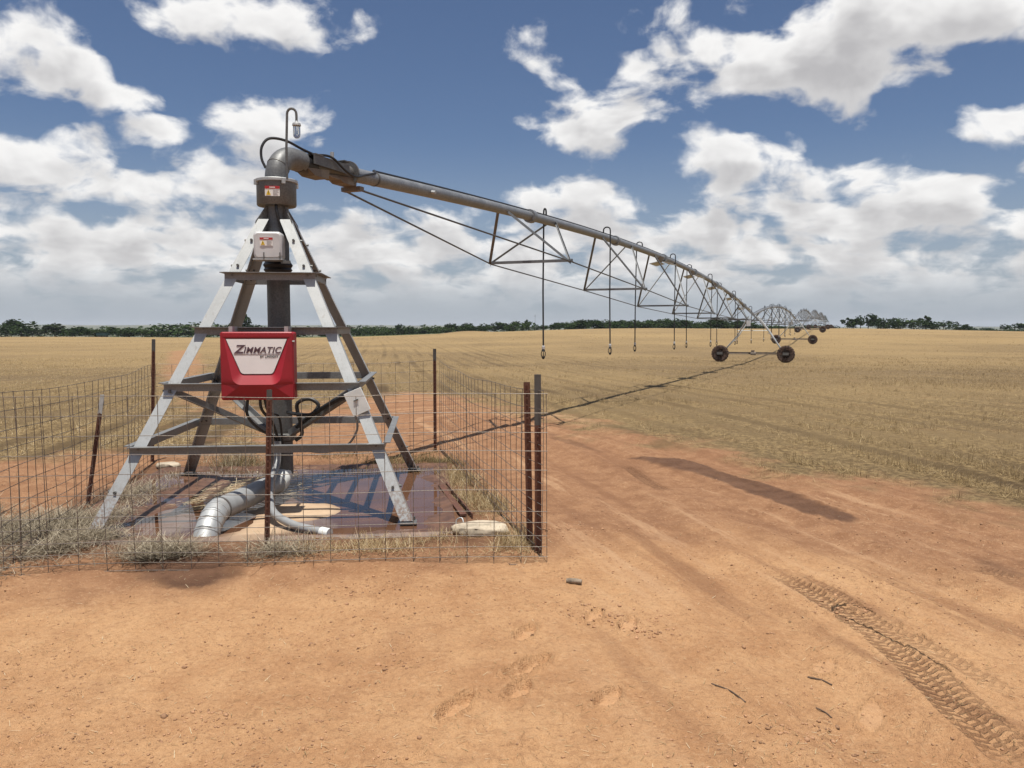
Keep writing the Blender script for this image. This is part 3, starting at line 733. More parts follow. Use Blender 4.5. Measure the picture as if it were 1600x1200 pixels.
def text(body, size, loc, mat, shear=0, off=0, sx=1):
    cu = bpy.data.curves.new('lettering', 'FONT'); cu.body = body; cu.size = size; cu.shear = shear; cu.offset = off
    cu.space_character = 1.06; cu.extrude = .0006; cu.align_x = 'LEFT'
    to = bpy.data.objects.new('lettering_source', cu); COL.objects.link(to)
    dg = bpy.context.evaluated_depsgraph_get(); me = bpy.data.meshes.new_from_object(to.evaluated_get(dg))
    bpy.data.objects.remove(to)
    xs = [v.co.x for v in me.vertices]; x0, x1 = min(xs), max(xs)
    me.transform(Matrix.Translation(Vector(loc)) @ Matrix.Rotation(PI / 2, 4, 'X') @ Matrix.Diagonal((sx, 1, 1, 1)) @ Matrix.Translation((-x0, 0, 0)))
    me.materials.clear(); me.materials.append(mat)
    put('lettering', me, box); return (x1 - x0) * sx
yt = y0 - .0115; bx0 = cbp[0] - .205; zt = cbp[2] + .120
wz = text('Z', .104, (bx0, yt, zt), M['letter'], .28, .0030, 1.12)
text('IMMATIC', .079, (bx0 + wz * .80, yt, zt), M['letter'], .28, .0016, 1.0)
MB().box((cbp[0], yt, zt - .010), (.41, .0012, .005)).build('printed_rule', M['letter'], box, None)
text('BY LINDSAY', .027, (cbp[0] + .03, yt, zt - .042), M['letter_black'], 0, .0006, 1.05)
for x in (-.25, .25):
    MB().box((cbp[0] + x, -.835, 1.772), (.034, .20, .052)).build('hanger_bracket', M['galv'], box, None)
MB().tube([(cbp[0] + .315, -1.01, 1.66), (cbp[0] + .338, -1.01, 1.66)], .008, 8).build('box_latch', M['galv'], box)
# pale junction box on the front right leg
zj = 1.095; ang = math.atan(.4325)
rt = Matrix.Rotation(-ang, 3, 'Y')
jb = MB().box((hw(zj) - .062, -hw(zj) - .045, zj), (.165, .07, .225), rt).build('junction_box', M['jbox'], tower, None)
MB().box(Vector((hw(zj) - .062, -hw(zj) - .045, zj)) + rt @ Vector((0, -.040, .02)), (.045, .012, .010), Matrix.Rotation(-.4, 3, 'Y')).build('box_handle', M['galv_dark'], jb, None)
# cables
def bez(pts_, k_=10):
    out = []; P_ = [Vector(p) for p in pts_]; P_ = [P_[0] * 2 - P_[1]] + P_ + [P_[-1] * 2 - P_[-2]]
    for i in range(1, len(P_) - 2):
        for j in range(k_):
            t = j / k_; a, b2, c2, d2 = P_[i - 1:i + 3]
            out.append(.5 * ((2 * b2) + (c2 - a) * t + (2 * a - 5 * b2 + 4 * c2 - d2) * t * t + (3 * b2 - a - 3 * c2 + d2) * t ** 3))
    out.append(P_[-2]); return out
MB().tube(bez([(-.13, -.93, 1.13), (-.14, -.92, .98), (-.09, -.75, .84), (-.03, -.35, .70), (-.02, -.14, .62)]), .014, 8).build('power_cable', M['black'], tower)
MB().tube(bez([(-.02, -.93, 1.13), (-.01, -.90, 1.02), (.03, -.62, .86), (.0, -.16, .62)]), .014, 8).build('power_cable', M['black'], tower)
MB().tube(bez([(.02, -.93, 1.13), (.04, -.86, 1.0), (.06, -.45, .9), (.04, -.16, .6)]), .012, 8).build('power_cable', M['black'], tower)
MB().tube(bez([(.10, -.18, .92), (.24, -.45, .93), (.38, -.50, .93), (.45, -.48, 1.02), (.36, -.46, 1.08), (.24, -.45, 1.03), (.26, -.43, .86), (.27, -.38, .72), (.20, -.30, .65)]), .019, 8).build('looped_cable', M['black'], tower)
MB().tube(bez([(.80, -.86, 1.17), (.6, -.66, 1.06), (.4, -.46, .93), (.2, -.25, .78)]), .024, 8).build('power_cable', M['black'], tower)
MB().tube(bez([(.84, -.94, 1.0), (.86, -.86, .82), (.72, -.6, .62), (.45, -.3, .52), (.1, -.13, .55)]), .011, 8).build('grey_cable', M['pvc'], tower)
MB().tube(bez([(.02, -.15, 3.03), (.03, -.17, 2.95), (.06, -.15, 2.82), (.09, -.14, 2.70)]), .016, 8).build('top_cable', M['black'], tower)
MB().tube(bez([Vector((-.105, .0, 3.42)), Vector((-.145, .01, 3.52)), Vector((-.14, .02, 3.64)), Vector((-.07, .06, 3.73)), AL * .16 + Vector((0, 0, 3.73)), AL * .34 + Vector((.06, 0, 3.68)), AL * .50 + Vector((.09, -.02, 3.65))]), .014, 8).build('arm_cable', M['black'], tower)
# water feed: from the riser foot forward, then a mitred elbow down into the ground
cI, sI = math.cos(-TROT), math.sin(-TROT)
def W2L(v): v = Vector(v) - TC; return Vector((v.x * cI - v.y * sI, v.x * sI + v.y * cI, v.z))
p_end = W2L((-2.60, 6.96, .175))
MB().tube([(0, 0, .50), (0, 0, .33), (-.0, -.03, .25), (-.005, -.12, .205), (-.02, -.25, .19)], .108, 24).build('foot_elbow', M['jbox'], tower)
MB().tube([(-.015, -.2, .195), p_end], .104, 28).build('inlet_pipe', M['pvc'], tower)
d = (p_end - Vector((-.02, -.2, .20))).normalized(); d.z = 0; d.normalize()
dw = Matrix.Rotation(R(9), 3, 'Z') @ d
sg = MB(); cur = Vector(p_end) - d * .02; NSEG = 6
for i in range(NSEG):
    pitch_ = R(6 + 58 * i / (NSEG - 1)); dd = (dw * math.cos(pitch_) + Vector((0, 0, -math.sin(pitch_)))).normalized()
    L_ = .085 if i < NSEG - 1 else .26
    nxt = cur + dd * L_
    sg.tube([cur - dd * .008, cur + dd * .008, cur + dd * .010, nxt], [.110, .110, .106, .106], 26); cur = nxt
sg.build('mitred_elbow', M['galv'], tower, 25)
MB().lathe([(.105, 0), (.116, .004), (.116, .018), (.105, .022)], Vector(p_end) - d * .03, 26, d).build('pipe_clamp', M['galv_dark'], tower)
cw = [(-2.405, 8.12, .62), (-2.40, 8.06, .42), (-2.375, 7.86, .33), (-2.33, 7.56, .25), (-2.17, 7.12, .13), (-1.92, 6.86, .07), (-1.63, 6.70, .045)]
cnd = MB().tube(bez([W2L(p) for p in cw]), .036, 14).build('grey_conduit', M['pvc'], tower)
e0 = W2L(cw[-1]); e1 = W2L((-1.55, 6.66, .04))
MB().tube([e0, e1], .044, 14).build('conduit_end', M['jbox'], cnd)
MB().box((0.0, -.142, .44), (.075, .012, .16)).build('conduit_strap', M['rod'], tower, None)

# ------------------------------------------------------------------ the pivot's spans and drive towers
NODES = [.153, .280, .404, .526, .648, .772, .888]
DEPTH = [.86, 1.25, 1.55, 1.62, 1.55, 1.25, .86]
SP = 47.0
def build_span(idx, P0, P1, crown, label, t0=0.0, overhang=False):
    th_ = thing('pipe_span', label, 'pipe span', P0, 0, 'spans of the irrigation pivot')
    D = Vector(P1) - Vector(P0)
    def pp(t, up=0, side=0): return Vector((D.x * t, D.y * t, D.z * t + 4 * crown * t * (1 - t) + up)) + NL * side
    rp = .084; ns = 14 if idx == 0 else 8
    tt = [t0 + (1 - t0) * i / 40 for i in range(41)]
    MB().tube([pp(t) for t in tt], rp, ns).build('span_pipe', M['galv_pipe'], th_)
    for q in NODES:
        MB().tube([pp(q - .0016), pp(q + .0016)], .125, ns).build('pipe_flange', M['galv_pipe'], th_)
    MB().tube([pp(t, rp + .018, .02) for t in ([1.87 / SP] + [q for q in tt if q > .055] if idx == 0 else tt)], .016, 6).build('power_cable', M['black'], th_)
    wd = .80; low = []
    nodes = [(q, dp) for q, dp in zip(NODES, DEPTH)]
    for s_ in (-1, 1):
        rod = [pp(t0 + .001, -.185, s_ * .10) if idx == 0 else pp(.012, -.25, s_ * .35)] + [pp(q, -dp, s_ * wd) for q, dp in nodes] + [pp(.988, -.25, s_ * .35)]
        MB().tube(rod, .013, 6).build('truss_rod', M['rod'], th_)
    for q, dp in nodes:
        f_ = .018 + .010 * dp
        for s_ in (-1, 1):
            bt = pp(q, -dp, s_ * wd)
            for e in (-1, 1):
                top = pp(q + e * f_, -.02, s_ * rp * .9)
                dd = (top - bt).normalized(); sd = dd.cross(NL).normalized(); up = sd.cross(dd)
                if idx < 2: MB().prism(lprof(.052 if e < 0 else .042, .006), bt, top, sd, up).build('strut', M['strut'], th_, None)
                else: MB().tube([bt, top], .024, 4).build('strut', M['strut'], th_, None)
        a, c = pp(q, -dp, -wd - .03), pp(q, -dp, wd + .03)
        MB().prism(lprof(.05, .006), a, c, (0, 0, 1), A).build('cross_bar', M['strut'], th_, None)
    for q in (NODES[2:] if idx == 0 else []):
        g = MB()
        for e in (-1, 1): g.add([pp(q - .011, -.14, e * .06), pp(q + .011, -.14, e * .06), pp(q + .011, -.20, e * .34), pp(q - .011, -.20, e * .34)] + [pp(q - .011, -.155, e * .06), pp(q + .011, -.155, e * .06), pp(q + .011, -.215, e * .34), pp(q - .011, -.215, e * .34)], [(0, 1, 2, 3), (7, 6, 5, 4), (0, 4, 5, 1), (1, 5, 6, 2), (2, 6, 7, 3), (3, 7, 4, 0)])
        g.build('gusset_plate', M['galv'], th_, None)
        MB().add([pp(q - .020, -.02, -.09), pp(q - .006, -.02, -.09), pp(q - .006, -.17, 0), pp(q - .020, -.17, 0), pp(q - .020, -.02, .09), pp(q - .006, -.02, .09)], [(0, 1, 2, 3), (3, 2, 5, 4), (0, 4, 5, 1), (0, 3, 4), (1, 5, 2)]).build('saddle_bracket', M['bracket'], th_, None)
    kd = 10
    for i in range(kd):
        q = .171 + .0855 * i; s_ = -1 if i % 2 == 1 else 1
        if i == 0: s_ = .3
        root = pp(q); off = NL * (.17 * s_)
        wp = Vector(P0) + root
        zb = max(tz(wp.x, wp.y) + 1.42, root.z + P0[2] - 3.6) - P0[2] if idx else (1.47 - .42 * q) - P0[2]
        path = [root + Vector((0, 0, rp - .01)), root + Vector((0, 0, .16))]
        for j in range(1, 6):
            a = PI * j / 6; path.append(root + off * (.5 - .5 * math.cos(a)) + Vector((0, 0, .16 + .07 * math.sin(a))))
        path += [root + off + Vector((0, 0, .14)), root + off + Vector((0, 0, -.2))]
        bot = Vector((root.x + off.x, root.y + off.y, zb)); bot.x += .02 * math.sin(i * 2.1)
        path += [path[-1].lerp(bot, .5) + NL * .01, bot]
        hs = MB().tube(path, .017 if idx == 0 else .02, 8 if idx == 0 else 5).build('drop_hose', M['hose'], th_)
        if idx < 3:
            MB().lathe([(.018, 0), (.030, .008), (.032, .06), (.018, .07)], bot + Vector((0, 0, -.03)), 10).build('white_collar', M['greybox'], hs)
            s2 = MB().lathe([(.022, -.03), (.036, -.05), (.038, -.07), (.018, -.075)], bot, 10)
            for a in (0, 2.1, 4.2):
                dd = Vector((math.cos(a + .5), math.sin(a + .5), 0))
                s2.tube([bot + dd * .025 + Vector((0, 0, -.065)), bot + dd * .045 + Vector((0, 0, -.095)), bot + dd * .045 + Vector((0, 0, -.15)), bot + dd * .025 + Vector((0, 0, -.18))], .008, 6)
            s2.lathe([(.025, -.17), (.038, -.175), (.038, -.19), (.024, -.20), (.024, -.22), (.01, -.225)], bot, 10)
            s2.build('sprinkler', M['black'], hs)
        else: MB().lathe([(.02, 0), (.05, -.1), (.05, -.25), (.02, -.3)], bot, 6).build('sprinkler', M['black'], hs)
    return th_, pp
def build_drive_tower(T, ztop, label, detail=True):
    zg = tz(T.x, T.y)
    t = thing('drive_tower', label, 'drive tower', (T.x, T.y, zg), 0, 'wheeled drive towers of the irrigation pivot')
    H = ztop - zg; wb = 2.05; rw = .54
    for s_ in (-1, 1):
        for e in (-1, 1):
            bot = NL * (s_ * (wb - .22)) + A * (e * .12) + Vector((0, 0, .72)); knee = NL * (s_ * .95) + A * (e * .42) + Vector((0, 0, H - 1.0 if s_ < 0 else H - 1.35))
            top = NL * (s_ * .22) + A * (e * .85) + Vector((0, 0, H - .10))
            MB().tube([bot, knee, top], .038, 6).build('leg', M['galv'], t)
        MB().tube([NL * (s_ * .95) + A * -.42 + Vector((0, 0, H - 1.2)), NL * (s_ * .95) + A * .42 + Vector((0, 0, H - 1.2))], .025, 6).build('leg_tie', M['galv'], t)
    MB().tube([NL * -1.0 + Vector((0, 0, H - 1.02)), NL * 1.0 + Vector((0, 0, H - 1.02))], .026, 6).build('cross_tie', M['galv'], t)
    MB().box((0, 0, .60), (2 * wb - .35, .12, .10), Matrix.Rotation(math.atan2(NL.y, NL.x), 3, 'Z')).build('base_beam', M['beam'], t, None)
    g = MB().lathe([(.05, -.22), (.11, -.2), (.11, .12), (.06, .16), (.06, .25)], Vector((0, 0, .56)), 10, NL)
    g.box((0, 0, .70), (.2, .16, .14), Matrix.Rotation(math.atan2(NL.y, NL.x), 3, 'Z')); g.build('gear_motor', M['beam'], t)
    MB().tube([NL * -(wb - .2) + Vector((0, 0, .52)) + A * -.1, NL * (wb - .2) + Vector((0, 0, .52)) + A * -.1], .02, 6).build('drive_shaft', M['beam'], t)
    for s_ in (-1, 1):
        c = NL * (s_ * wb) + A * -.16 + Vector((0, 0, rw))
        wh = MB().lathe([(.0, -.10), (.10, -.10), (.12, -.03), (.12, .03), (.10, .10), (0, .10)], c, 16, A).build('wheel', M['rim'], t)
        ty = MB().lathe([(.29, -.115), (.40, -.145), (.49, -.14), (.515, -.10), (.52, 0), (.515, .10), (.49, .14), (.40, .145), (.29, .115), (.29, -.115)], c, 28, A)
        e1 = A; e2 = A.orthogonal().normalized(); e3 = e1.cross(e2)
        for k_ in range(20):
            for sd in (-1, 1):
                a = 2 * PI * (k_ + .5 * (sd > 0)) / 20; rd = e2 * math.cos(a) + e3 * math.sin(a); tg = -e2 * math.sin(a) + e3 * math.cos(a)
                rm = Matrix((e1, tg, rd)).transposed() @ Matrix.Rotation(sd * .6, 3, 'Z')
                ty.box(c + rd * .525 + A * (sd * .07), (.15, .035, .045), rm)
        ty.build('tyre', M['tyre'], wh, 30)
        rmb = MB().lathe([(.29, -.11), (.30, -.10), (.27, -.07), (.11, -.02), (.11, .02), (.27, .07), (.30, .10), (.29, .11)], c, 20, A); rmb.build('rim', M['rim'], wh)
        MB().box(c + A * -.16 + Vector((0, 0, .02)), (.36, .14, .16), Matrix.Rotation(math.atan2(NL.y, NL.x), 3, 'Z')).build('wheel_gearbox', M['galv_dark'], t, None)
    MB().box(A * .3 + NL * .35 + Vector((0, 0, H - .55)), (.25, .18, .35)).build('tower_box', M['greybox'], t, None)
SP = 47.0; C2 = Vector((TC.x, TC.y, 0)); NSP = 6
tops = []
for i in range(NSP + 1):
    q = C2 + A * (SP * i)
    tops.append(Vector((q.x, q.y, 3.52 if i == 0 else (2.65 if i == 1 else tz(q.x, q.y) + 3.05))))
ORD = ['first', 'second', 'third', 'fourth', 'fifth', 'sixth']
for i in range(NSP):
    lab = ('nearest pipe span reaching from the pivot tower to the first wheeled tower' if i == 0 else
           '%s arched pipe span from the pivot, beyond the %s wheeled tower' % (ORD[i], ORD[i - 1]))
    sp_, pf = build_span(i, tops[i], tops[i + 1], .9, lab, .028 if i == 0 else 0)
    q = C2 + A * (SP * (i + 1))
    lab = ('nearest wheeled drive tower standing on the stubble with two muddy tyres' if i == 0 else
           '%s wheeled drive tower along the pivot, counted from the pivot tower' % ORD[i])
    build_drive_tower(q, tops[i + 1].z, lab)
    if i == 0:
        # hinge between the elbow and the first pipe
        def hp(s_, up=0, sd=0): t = s_ / SP; return pf(t) + Vector((0, 0, up)) + NL * sd
        rz = Matrix.Rotation(math.atan2(A.y, A.x), 3, 'Z')
        MB().tube([hp(.36), hp(.60)], .100, 20).build('hinge_sleeve', M['black'], sp_)
        h_ = MB()
        for sd in (-1, 1): h_.box(hp(.80, .03, sd * .125), (.66, .012, .105), rz)
        h_.box(hp(.55, .10, 0), (.14, .28, .012), rz); h_.box(hp(1.08, .10, 0), (.12, .28, .012), rz)
        h_.build('hinge_plates', M['galv_dark'], sp_, None)
        MB().tube([hp(.52), hp(1.32)], .088, 20).build('flex_boot', M['galv_dark'], sp_)
        u = MB()
        for (s0, s1, z0, z1, dz_, wdh) in ((.40, .80, -.05, -.10, -.03, .09), (.72, 1.02, -.08, -.08, -.03, .08), (.95, 1.36, -.07, -.12, -.03, .08)):
            pr = [hp(s0, z0), hp(s1, z0 + .02), hp(s1 - .02, z1 + dz_), hp(s0 + .14, z1 + dz_ * .6)]
            u.add([p + NL * wdh for p in pr] + [p - NL * wdh for p in pr], [(0, 1, 2, 3), (7, 6, 5, 4)] + [(k_, (k_ + 1) % 4, (k_ + 1) % 4 + 4, k_ + 4) for k_ in range(4)])
        u.box(hp(1.38, -.175), (.09, .26, .05), rz)
        u.build('hinge_saddle', M['bracket'], sp_, None)
        MB().lathe([(.08, -.012), (.145, -.012), (.145, .012), (.08, .012)], hp(1.30), 24, A).build('end_flange', M['galv_dark'], sp_)
        MB().tube([hp(.98, .10), hp(.98, .20)], .022, 10).build('hinge_pin', M['galv'], sp_)
        MB().tube(bez([hp(.52, .10, -.09), hp(.75, .10, -.15), hp(1.0, -.02, -.17), hp(1.2, -.06, -.17), hp(1.5, .0, -.11), hp(1.78, .06, -.06), hp(1.86, .105, 0)]), .014, 8).build('arm_cable', M['black'], sp_)
        MB().tube([hp(1.84), hp(1.87)], .09, 18).build('cable_band', M['galv_dark'], sp_)
        MB().tube([hp(3.2, -.02, -.08), hp(3.2, -.03, -.14)], .025, 8).build('pipe_outlet', M['galv'], sp_)
# end boom beyond the last tower
e0 = tops[-1]
bm_ = thing('end_boom', 'thin overhanging end boom past the farthest wheeled tower', 'end boom', e0)
MB().tube([(0, 0, 0), A * 9 + Vector((0, 0, .6)), A * 17 + Vector((0, 0, .7))], .06, 6).build('boom_pipe', M['galv_pipe'], bm_)
MB().tube([(0, 0, 1.4), A * 9 + Vector((0, 0, .7))], .015, 5).build('stay_cable', M['rod'], bm_)
MB().tube([(0, 0, 0), (0, 0, 1.4)], .03, 6).build('stay_mast', M['galv'], bm_)

# ------------------------------------------------------------------ wire panel fence and its posts
ROW = [1 - q / 267 for q in (0, 30, 60, 89, 119, 149, 182, 201, 221, 239, 253, 266)]
def wire_mesh(name, pts_, r=.0027, k_=5): return MB().tube(pts_, r, k_)
def panel(p0, p1, label, H=1.30, seed=0, sag=.02, tall=()):
    p0 = Vector(p0); p1 = Vector(p1); t = thing('wire_fence', label, 'fence panel', p0, 0, 'welded wire panels round the pivot tower')
    d = p1 - p0; L = d.length; d.normalize(); nn = Vector((-d.y, d.x, 0)); rn = random.Random(seed)
    a1, a2, ph = rn.uniform(.02, .05), rn.uniform(.005, .012), rn.uniform(0, 6)
    def at(s_, z): return d * s_ + nn * (a1 * math.sin(PI * s_ / L * 1.5 + ph) * (.4 + .6 * z) + a2 * math.sin(s_ * 4 + z * 3 + ph)) + Vector((0, 0, z * H + .005 - sag * math.sin(PI * s_ / L) * z + .008 * math.sin(s_ * 3 + ph)))
    ks = 26
    for rw_ in ROW:
        jit = rn.uniform(-.004, .004)
        wire_mesh('w', [at(L * i / ks, rw_ + jit) for i in range(ks + 1)]).build('horizontal_wire', M['wire'], t)
    nv = int(round(L / .2032))
    for i in range(nv + 1):
        s_ = L * i / nv + rn.uniform(-.008, .008) * (0 < i < nv); top = 1.0 + (.45 if i in tall else 0); ln = rn.uniform(-.012, .012)
        pts_ = [at(min(max(s_ + ln * z, 0), L), z) + nn * .006 for z in [top * j / 7 for j in range(8)]]
        wire_mesh('w', pts_).build('vertical_wire', M['wire'], t)
    return t
FL, FR, BL, BR = G(-12, 899), G(855, 883), G(238, 724), G(682, 703)
panel(FL, FR, 'front wire panel of the enclosure, nearest the bare red dirt', seed=1)
panel(BL, FL + Vector((.04, .08, 0)), 'left wire panel beside the leaning post with pale tip', seed=2, sag=.05)
panel(BL + Vector((.05, .05, 0)), BR, 'back wire panel behind the pivot tower legs', seed=3)
panel(BR + Vector((.04, -.02, 0)), FR + Vector((-.05, .16, 0)), 'right wire panel facing the dirt track', seed=4, sag=.06)
def tpost(base, top, label, tip=None, r=1.0):
    base, top = Vector(base), Vector(top); t = thing('fence_post', label, 'fence post', base, 0, 'steel posts of the wire enclosure')
    d = top - base; L = d.length; u = d.normalized(); ax = Vector((1, 0, 0)); ax = (ax - u * ax.dot(u)).normalized(); ay = u.cross(ax)
    s_ = r
    prof = [(-.021 * s_, -.004), (.021 * s_, -.004), (.021 * s_, .003), (.0035, .004), (.0035, .030 * s_), (-.0035, .030 * s_), (-.0035, .004), (-.021 * s_, .003)]
    cut = L * (1 - (tip[1] if tip else 0))
    MB().prism(prof, u * -.08, u * cut, ax, ay).build('post_body', M['rust'], t, None)
    if tip: MB().prism(prof, u * cut, u * L, ax, ay).build('post_tip', tip[0], t, None)
    st = MB()
    for k_ in range(int(cut / .054)): st.box(u * (.08 + .054 * k_) + ay * -.008, (.016, .010, .014))
    tag(st.build('post_studs', M['rust'], t, None), kind='stuff')
def post_px(ub, vb, ut, vt, label, tip=None, r=1.0, dy=0.0):
    g = G(ub, vb); g.y += dy; tp = P(ut, vt, g.y); tpost(g, tp, label, tip, r)
post_px(417, 862, 421, 609, 'rusty steel post standing before the red control box', (M['post_grey'], .06), 1.0)
post_px(841, 866, 840, 585, 'thick corner post with grey top, outermost of the right corner pair', (M['post_grey'], .28), 1.25)
post_px(828, 872 - 20, 823, 597, 'dark corner post, inner one of the right corner pair', None, 1.25)
post_px(137, 790, 160, 617, 'leaning rusty post with pale painted tip at the left panel', (M['post_tip'], .17))
post_px(238, 724, 240, 530, 'tall back left corner post of the enclosure', (M['post_grey'], .1), 1.1)
post_px(680, 703, 679, 545, 'back right corner post with grey tip', (M['post_grey'], .12), 1.1)

# ------------------------------------------------------------------ loose things on the ground
def stone(name, c, size, label, cat, mat, seed, sub=3):
    import bmesh
    bm = bmesh.new(); bmesh.ops.create_icosphere(bm, subdivisions=sub, radius=1)
    co = np.array([v.co for v in bm.verts])
    dn = fbm(co[:, 0] * 1.7 + seed, co[:, 1] * 1.7 + co[:, 2] * .9, 4, seed)
    for v, q in zip(bm.verts, dn):
        f_ = .78 + .45 * q; z = v.co.z
        v.co = Vector((v.co.x * size[0] * f_, v.co.y * size[1] * f_, max(min(z * 1.6, .62 + .16 * q), -.7) * size[2]))
    me = bpy.data.meshes.new(name); bm.to_mesh(me); bm.free()
    for p in me.polygons: p.use_smooth = True
    try: me.set_sharp_from_angle(angle=R(38))
    except Exception: pass
    me.materials.append(mat); o = put(name, me); o.location = c; tag(o, label, cat); return o
g = G(750, 836); stone('flat_rock', (g.x, g.y, .05), (.245, .16, .055), 'flat pale limestone slab lying beside the puddle', 'rock', M['rock'], 3, 4)
g = G(263, 733); stone('flat_rock', (g.x, g.y, .05), (.16, .11, .04), 'small pale stone at the foot of the tall back left post', 'rock', M['rock'], 9)
g = G(897, 913); o = MB().tube([(-.052, .012, 0), (-.02, .005, .002), (.02, -.004, .002), (.052, -.014, 0)], [.017, .020, .019, .016], 12).build('scrap_stub', M['scrap']); o.location = (g.x, g.y, float(ground_h(np.array([g.x]), np.array([g.y]))[0]) + .013); tag(o, 'short weathered stub of wood lying on the bare dirt', 'wood scrap')
p0, p1 = G(697, 762), G(738, 813)
bd = thing('edge_board', 'rusty board edging the right side of the puddle', 'edging board', p0)
dv = (p1 - p0); pr = Vector((dv.y, -dv.x, 0)).normalized()
MB().prism([(-.006, 0), (.006, 0), (.006, .075), (-.006, .075)], (0, 0, -.01), dv + Vector((0, 0, -.01)), pr, (0, 0, 1)).build('board', M['rust'], bd, None)
MB().prism([(-.03, 0), (.03, 0), (.03, .02), (-.03, .02)], pr * .06 + Vector((0, 0, .02)), dv * .95 + pr * .07 + Vector((0, 0, .025)), pr, (0, 0, 1)).build('board_ledge', M['rust'], bd, None)
g = G(713, 826); o = MB().tube(bez([(0, 0, .0), (.0, .03, .07), (.05, .02, .09), (.07, -.02, .03)], 5), .006, 6).build('wire_hook', M['galv']); o.location = (g.x, g.y, .0); tag(o, 'small bent metal hook between the puddle and the slab', 'hook')
TW = [((1112, 1065), (1165, 1097), .0038), ((1262, 1050), (1300, 1060), .0048), ((1275, 1098), (1300, 1110), .0036)]
for i, ((u0, v0), (u1, v1), r_) in enumerate(TW):
    a, c = G(u0, v0), G(u1, v1); md = (a + c) / 2 + Vector((.012, .01, 0))
    for q_ in (a, c, md): q_.z = float(ground_h(np.array([q_.x]), np.array([q_.y]))[0]) + r_ * .6
    o = MB().tube(bez([Vector((0, 0, 0)), md - a, c - a], 5), r_, 6).build('dry_twig', M['twig']); o.location = a
    tag(o, ['long thin curved twig lying on the dirt left of the tyre track', 'short dark twig with knotted end near the tyre track', 'small dark twig between the long twig and tyre track'][i], 'twig', 'twigs on the bare dirt')

# ------------------------------------------------------------------ straw, weeds and stubble
def blades(x, y, z, h, wd, lean, tint, name, mat, az=None, curve=0.0):
    k_ = len(x)
    if az is None: az = rng.uniform(0, 2 * PI, k_)
    fa = az + PI / 2 + rng.normal(0, .5, k_)
    bx, by = np.cos(fa) * wd / 2, np.sin(fa) * wd / 2
    tx, ty, tz_ = np.cos(az) * np.sin(lean) * h, np.sin(az) * np.sin(lean) * h, np.cos(lean) * h
    v = np.empty((k_, 4, 3), np.float32)
    v[:, 0] = np.stack([x - bx, y - by, z], 1); v[:, 1] = np.stack([x + bx, y + by, z], 1)
    v[:, 2] = np.stack([x + tx + bx * .55, y + ty + by * .55, z + tz_], 1); v[:, 3] = np.stack([x + tx - bx * .55, y + ty - by * .55, z + tz_], 1)
    f_ = np.arange(k_ * 4).reshape(k_, 4)
    me = np_mesh(name, v.reshape(-1, 3), f_, {'tint': np.repeat(tint, 4)}, mat)
    return put(name, me)
def scatter(k_, yr, ur, power=1.0):
    # even per unit of view angle, thinning with distance
    y = yr[0] * (yr[1] / yr[0]) ** rng.uniform(0, 1, k_) ** power; u = rng.uniform(ur[0], ur[1], k_); return u * y, y
ra = R(-9.6); cr_, sr_ = math.cos(ra), math.sin(ra)
def rows_snap(x, y, pitch, k_=.8):
    a = x * cr_ - y * sr_; q = np.round(a / pitch) * pitch; a2 = a + (q - a) * k_
    d_ = a2 - a; return x + d_ * cr_, y - d_ * sr_
def stubble(count, yr, ur, hr, wr, leanmax, name, label, per=4, pitch=.23, flat=False, power=1.0):
    x, y = scatter(count, yr, ur, power)
    if not flat: x, y = rows_snap(x, y, pitch)
    dm, _, _, _ = masks(x, y)
    pt_ = fbm(x * .5, y * .5, 3, 131)
    rx_ = x * cr_ - y * sr_; ry_ = x * sr_ + y * cr_; ft_ = np.abs(((rx_ + .35 * np.sin(ry_ * .05)) * 1.02) % 1 - .5)
    tram_ = (ft_ < .25) & (np.abs(rx_ - 1) < 17)
    keep = ~tram_ & (rng.uniform(0, 1, count) > dm * 1.08 - .03) & (y < edge_y(x, y)) & (rng.uniform(0, 1, count) < .22 + 2.4 * pt_ ** 3 + .35 * (1 - sstep(x / y, -.4, .1)))
    x, y, dm, pt_ = x[keep], y[keep], dm[keep], pt_[keep]
    x = np.repeat(x, per); y = np.repeat(y, per); pt2 = np.repeat(pt_, per); dm2 = np.repeat(dm, per); k_ = len(x)
    sp_ = .02 + y * .0005
    x = x + rng.normal(0, 1, k_) * sp_; y = y + rng.normal(0, 1, k_) * sp_
    z = ground_h(x, y) - .005
    h = rng.uniform(*hr, k_) * (.6 + .8 * pt2) * (1 - .4 * dm2); wd = rng.uniform(*wr, k_) * (.7 + y / 34)
    left = 1 - sstep(x / y, -.35, .05)
    lean = np.abs(rng.normal(0, leanmax, k_)) if not flat else rng.uniform(1.15, 1.52, k_)
    tint = np.clip(-.02 + .80 * rng.beta(1.3, 1.8, k_) + .20 * left + .25 * (fbm(x * .11, y * .11, 3, 141) - .5), 0, 1)
    if flat: z = z + .01
    o = blades(x, y, z, h, wd, np.minimum(lean, 1.54), tint, name, M['stubble'])
    return tag(o, label, None, None, 'stuff')
stubble(46000, (7.5, 60), (-.72, .72), (.04, .12), (.003, .006), .85, 'stubble', 'short cut straw stubble standing in the field', 5, power=.85)
stubble(56000, (7.5, 60), (-.72, .72), (.05, .20), (.0035, .0075), .3, 'straw_litter', 'loose straw lying on the stubble field', 2, flat=True)
stubble(9000, (55, 215), (-.72, .72), (.05, .12), (.004, .008), .8, 'stubble', 'distant straw stubble out to the field edge', 3, .5, power=.9)

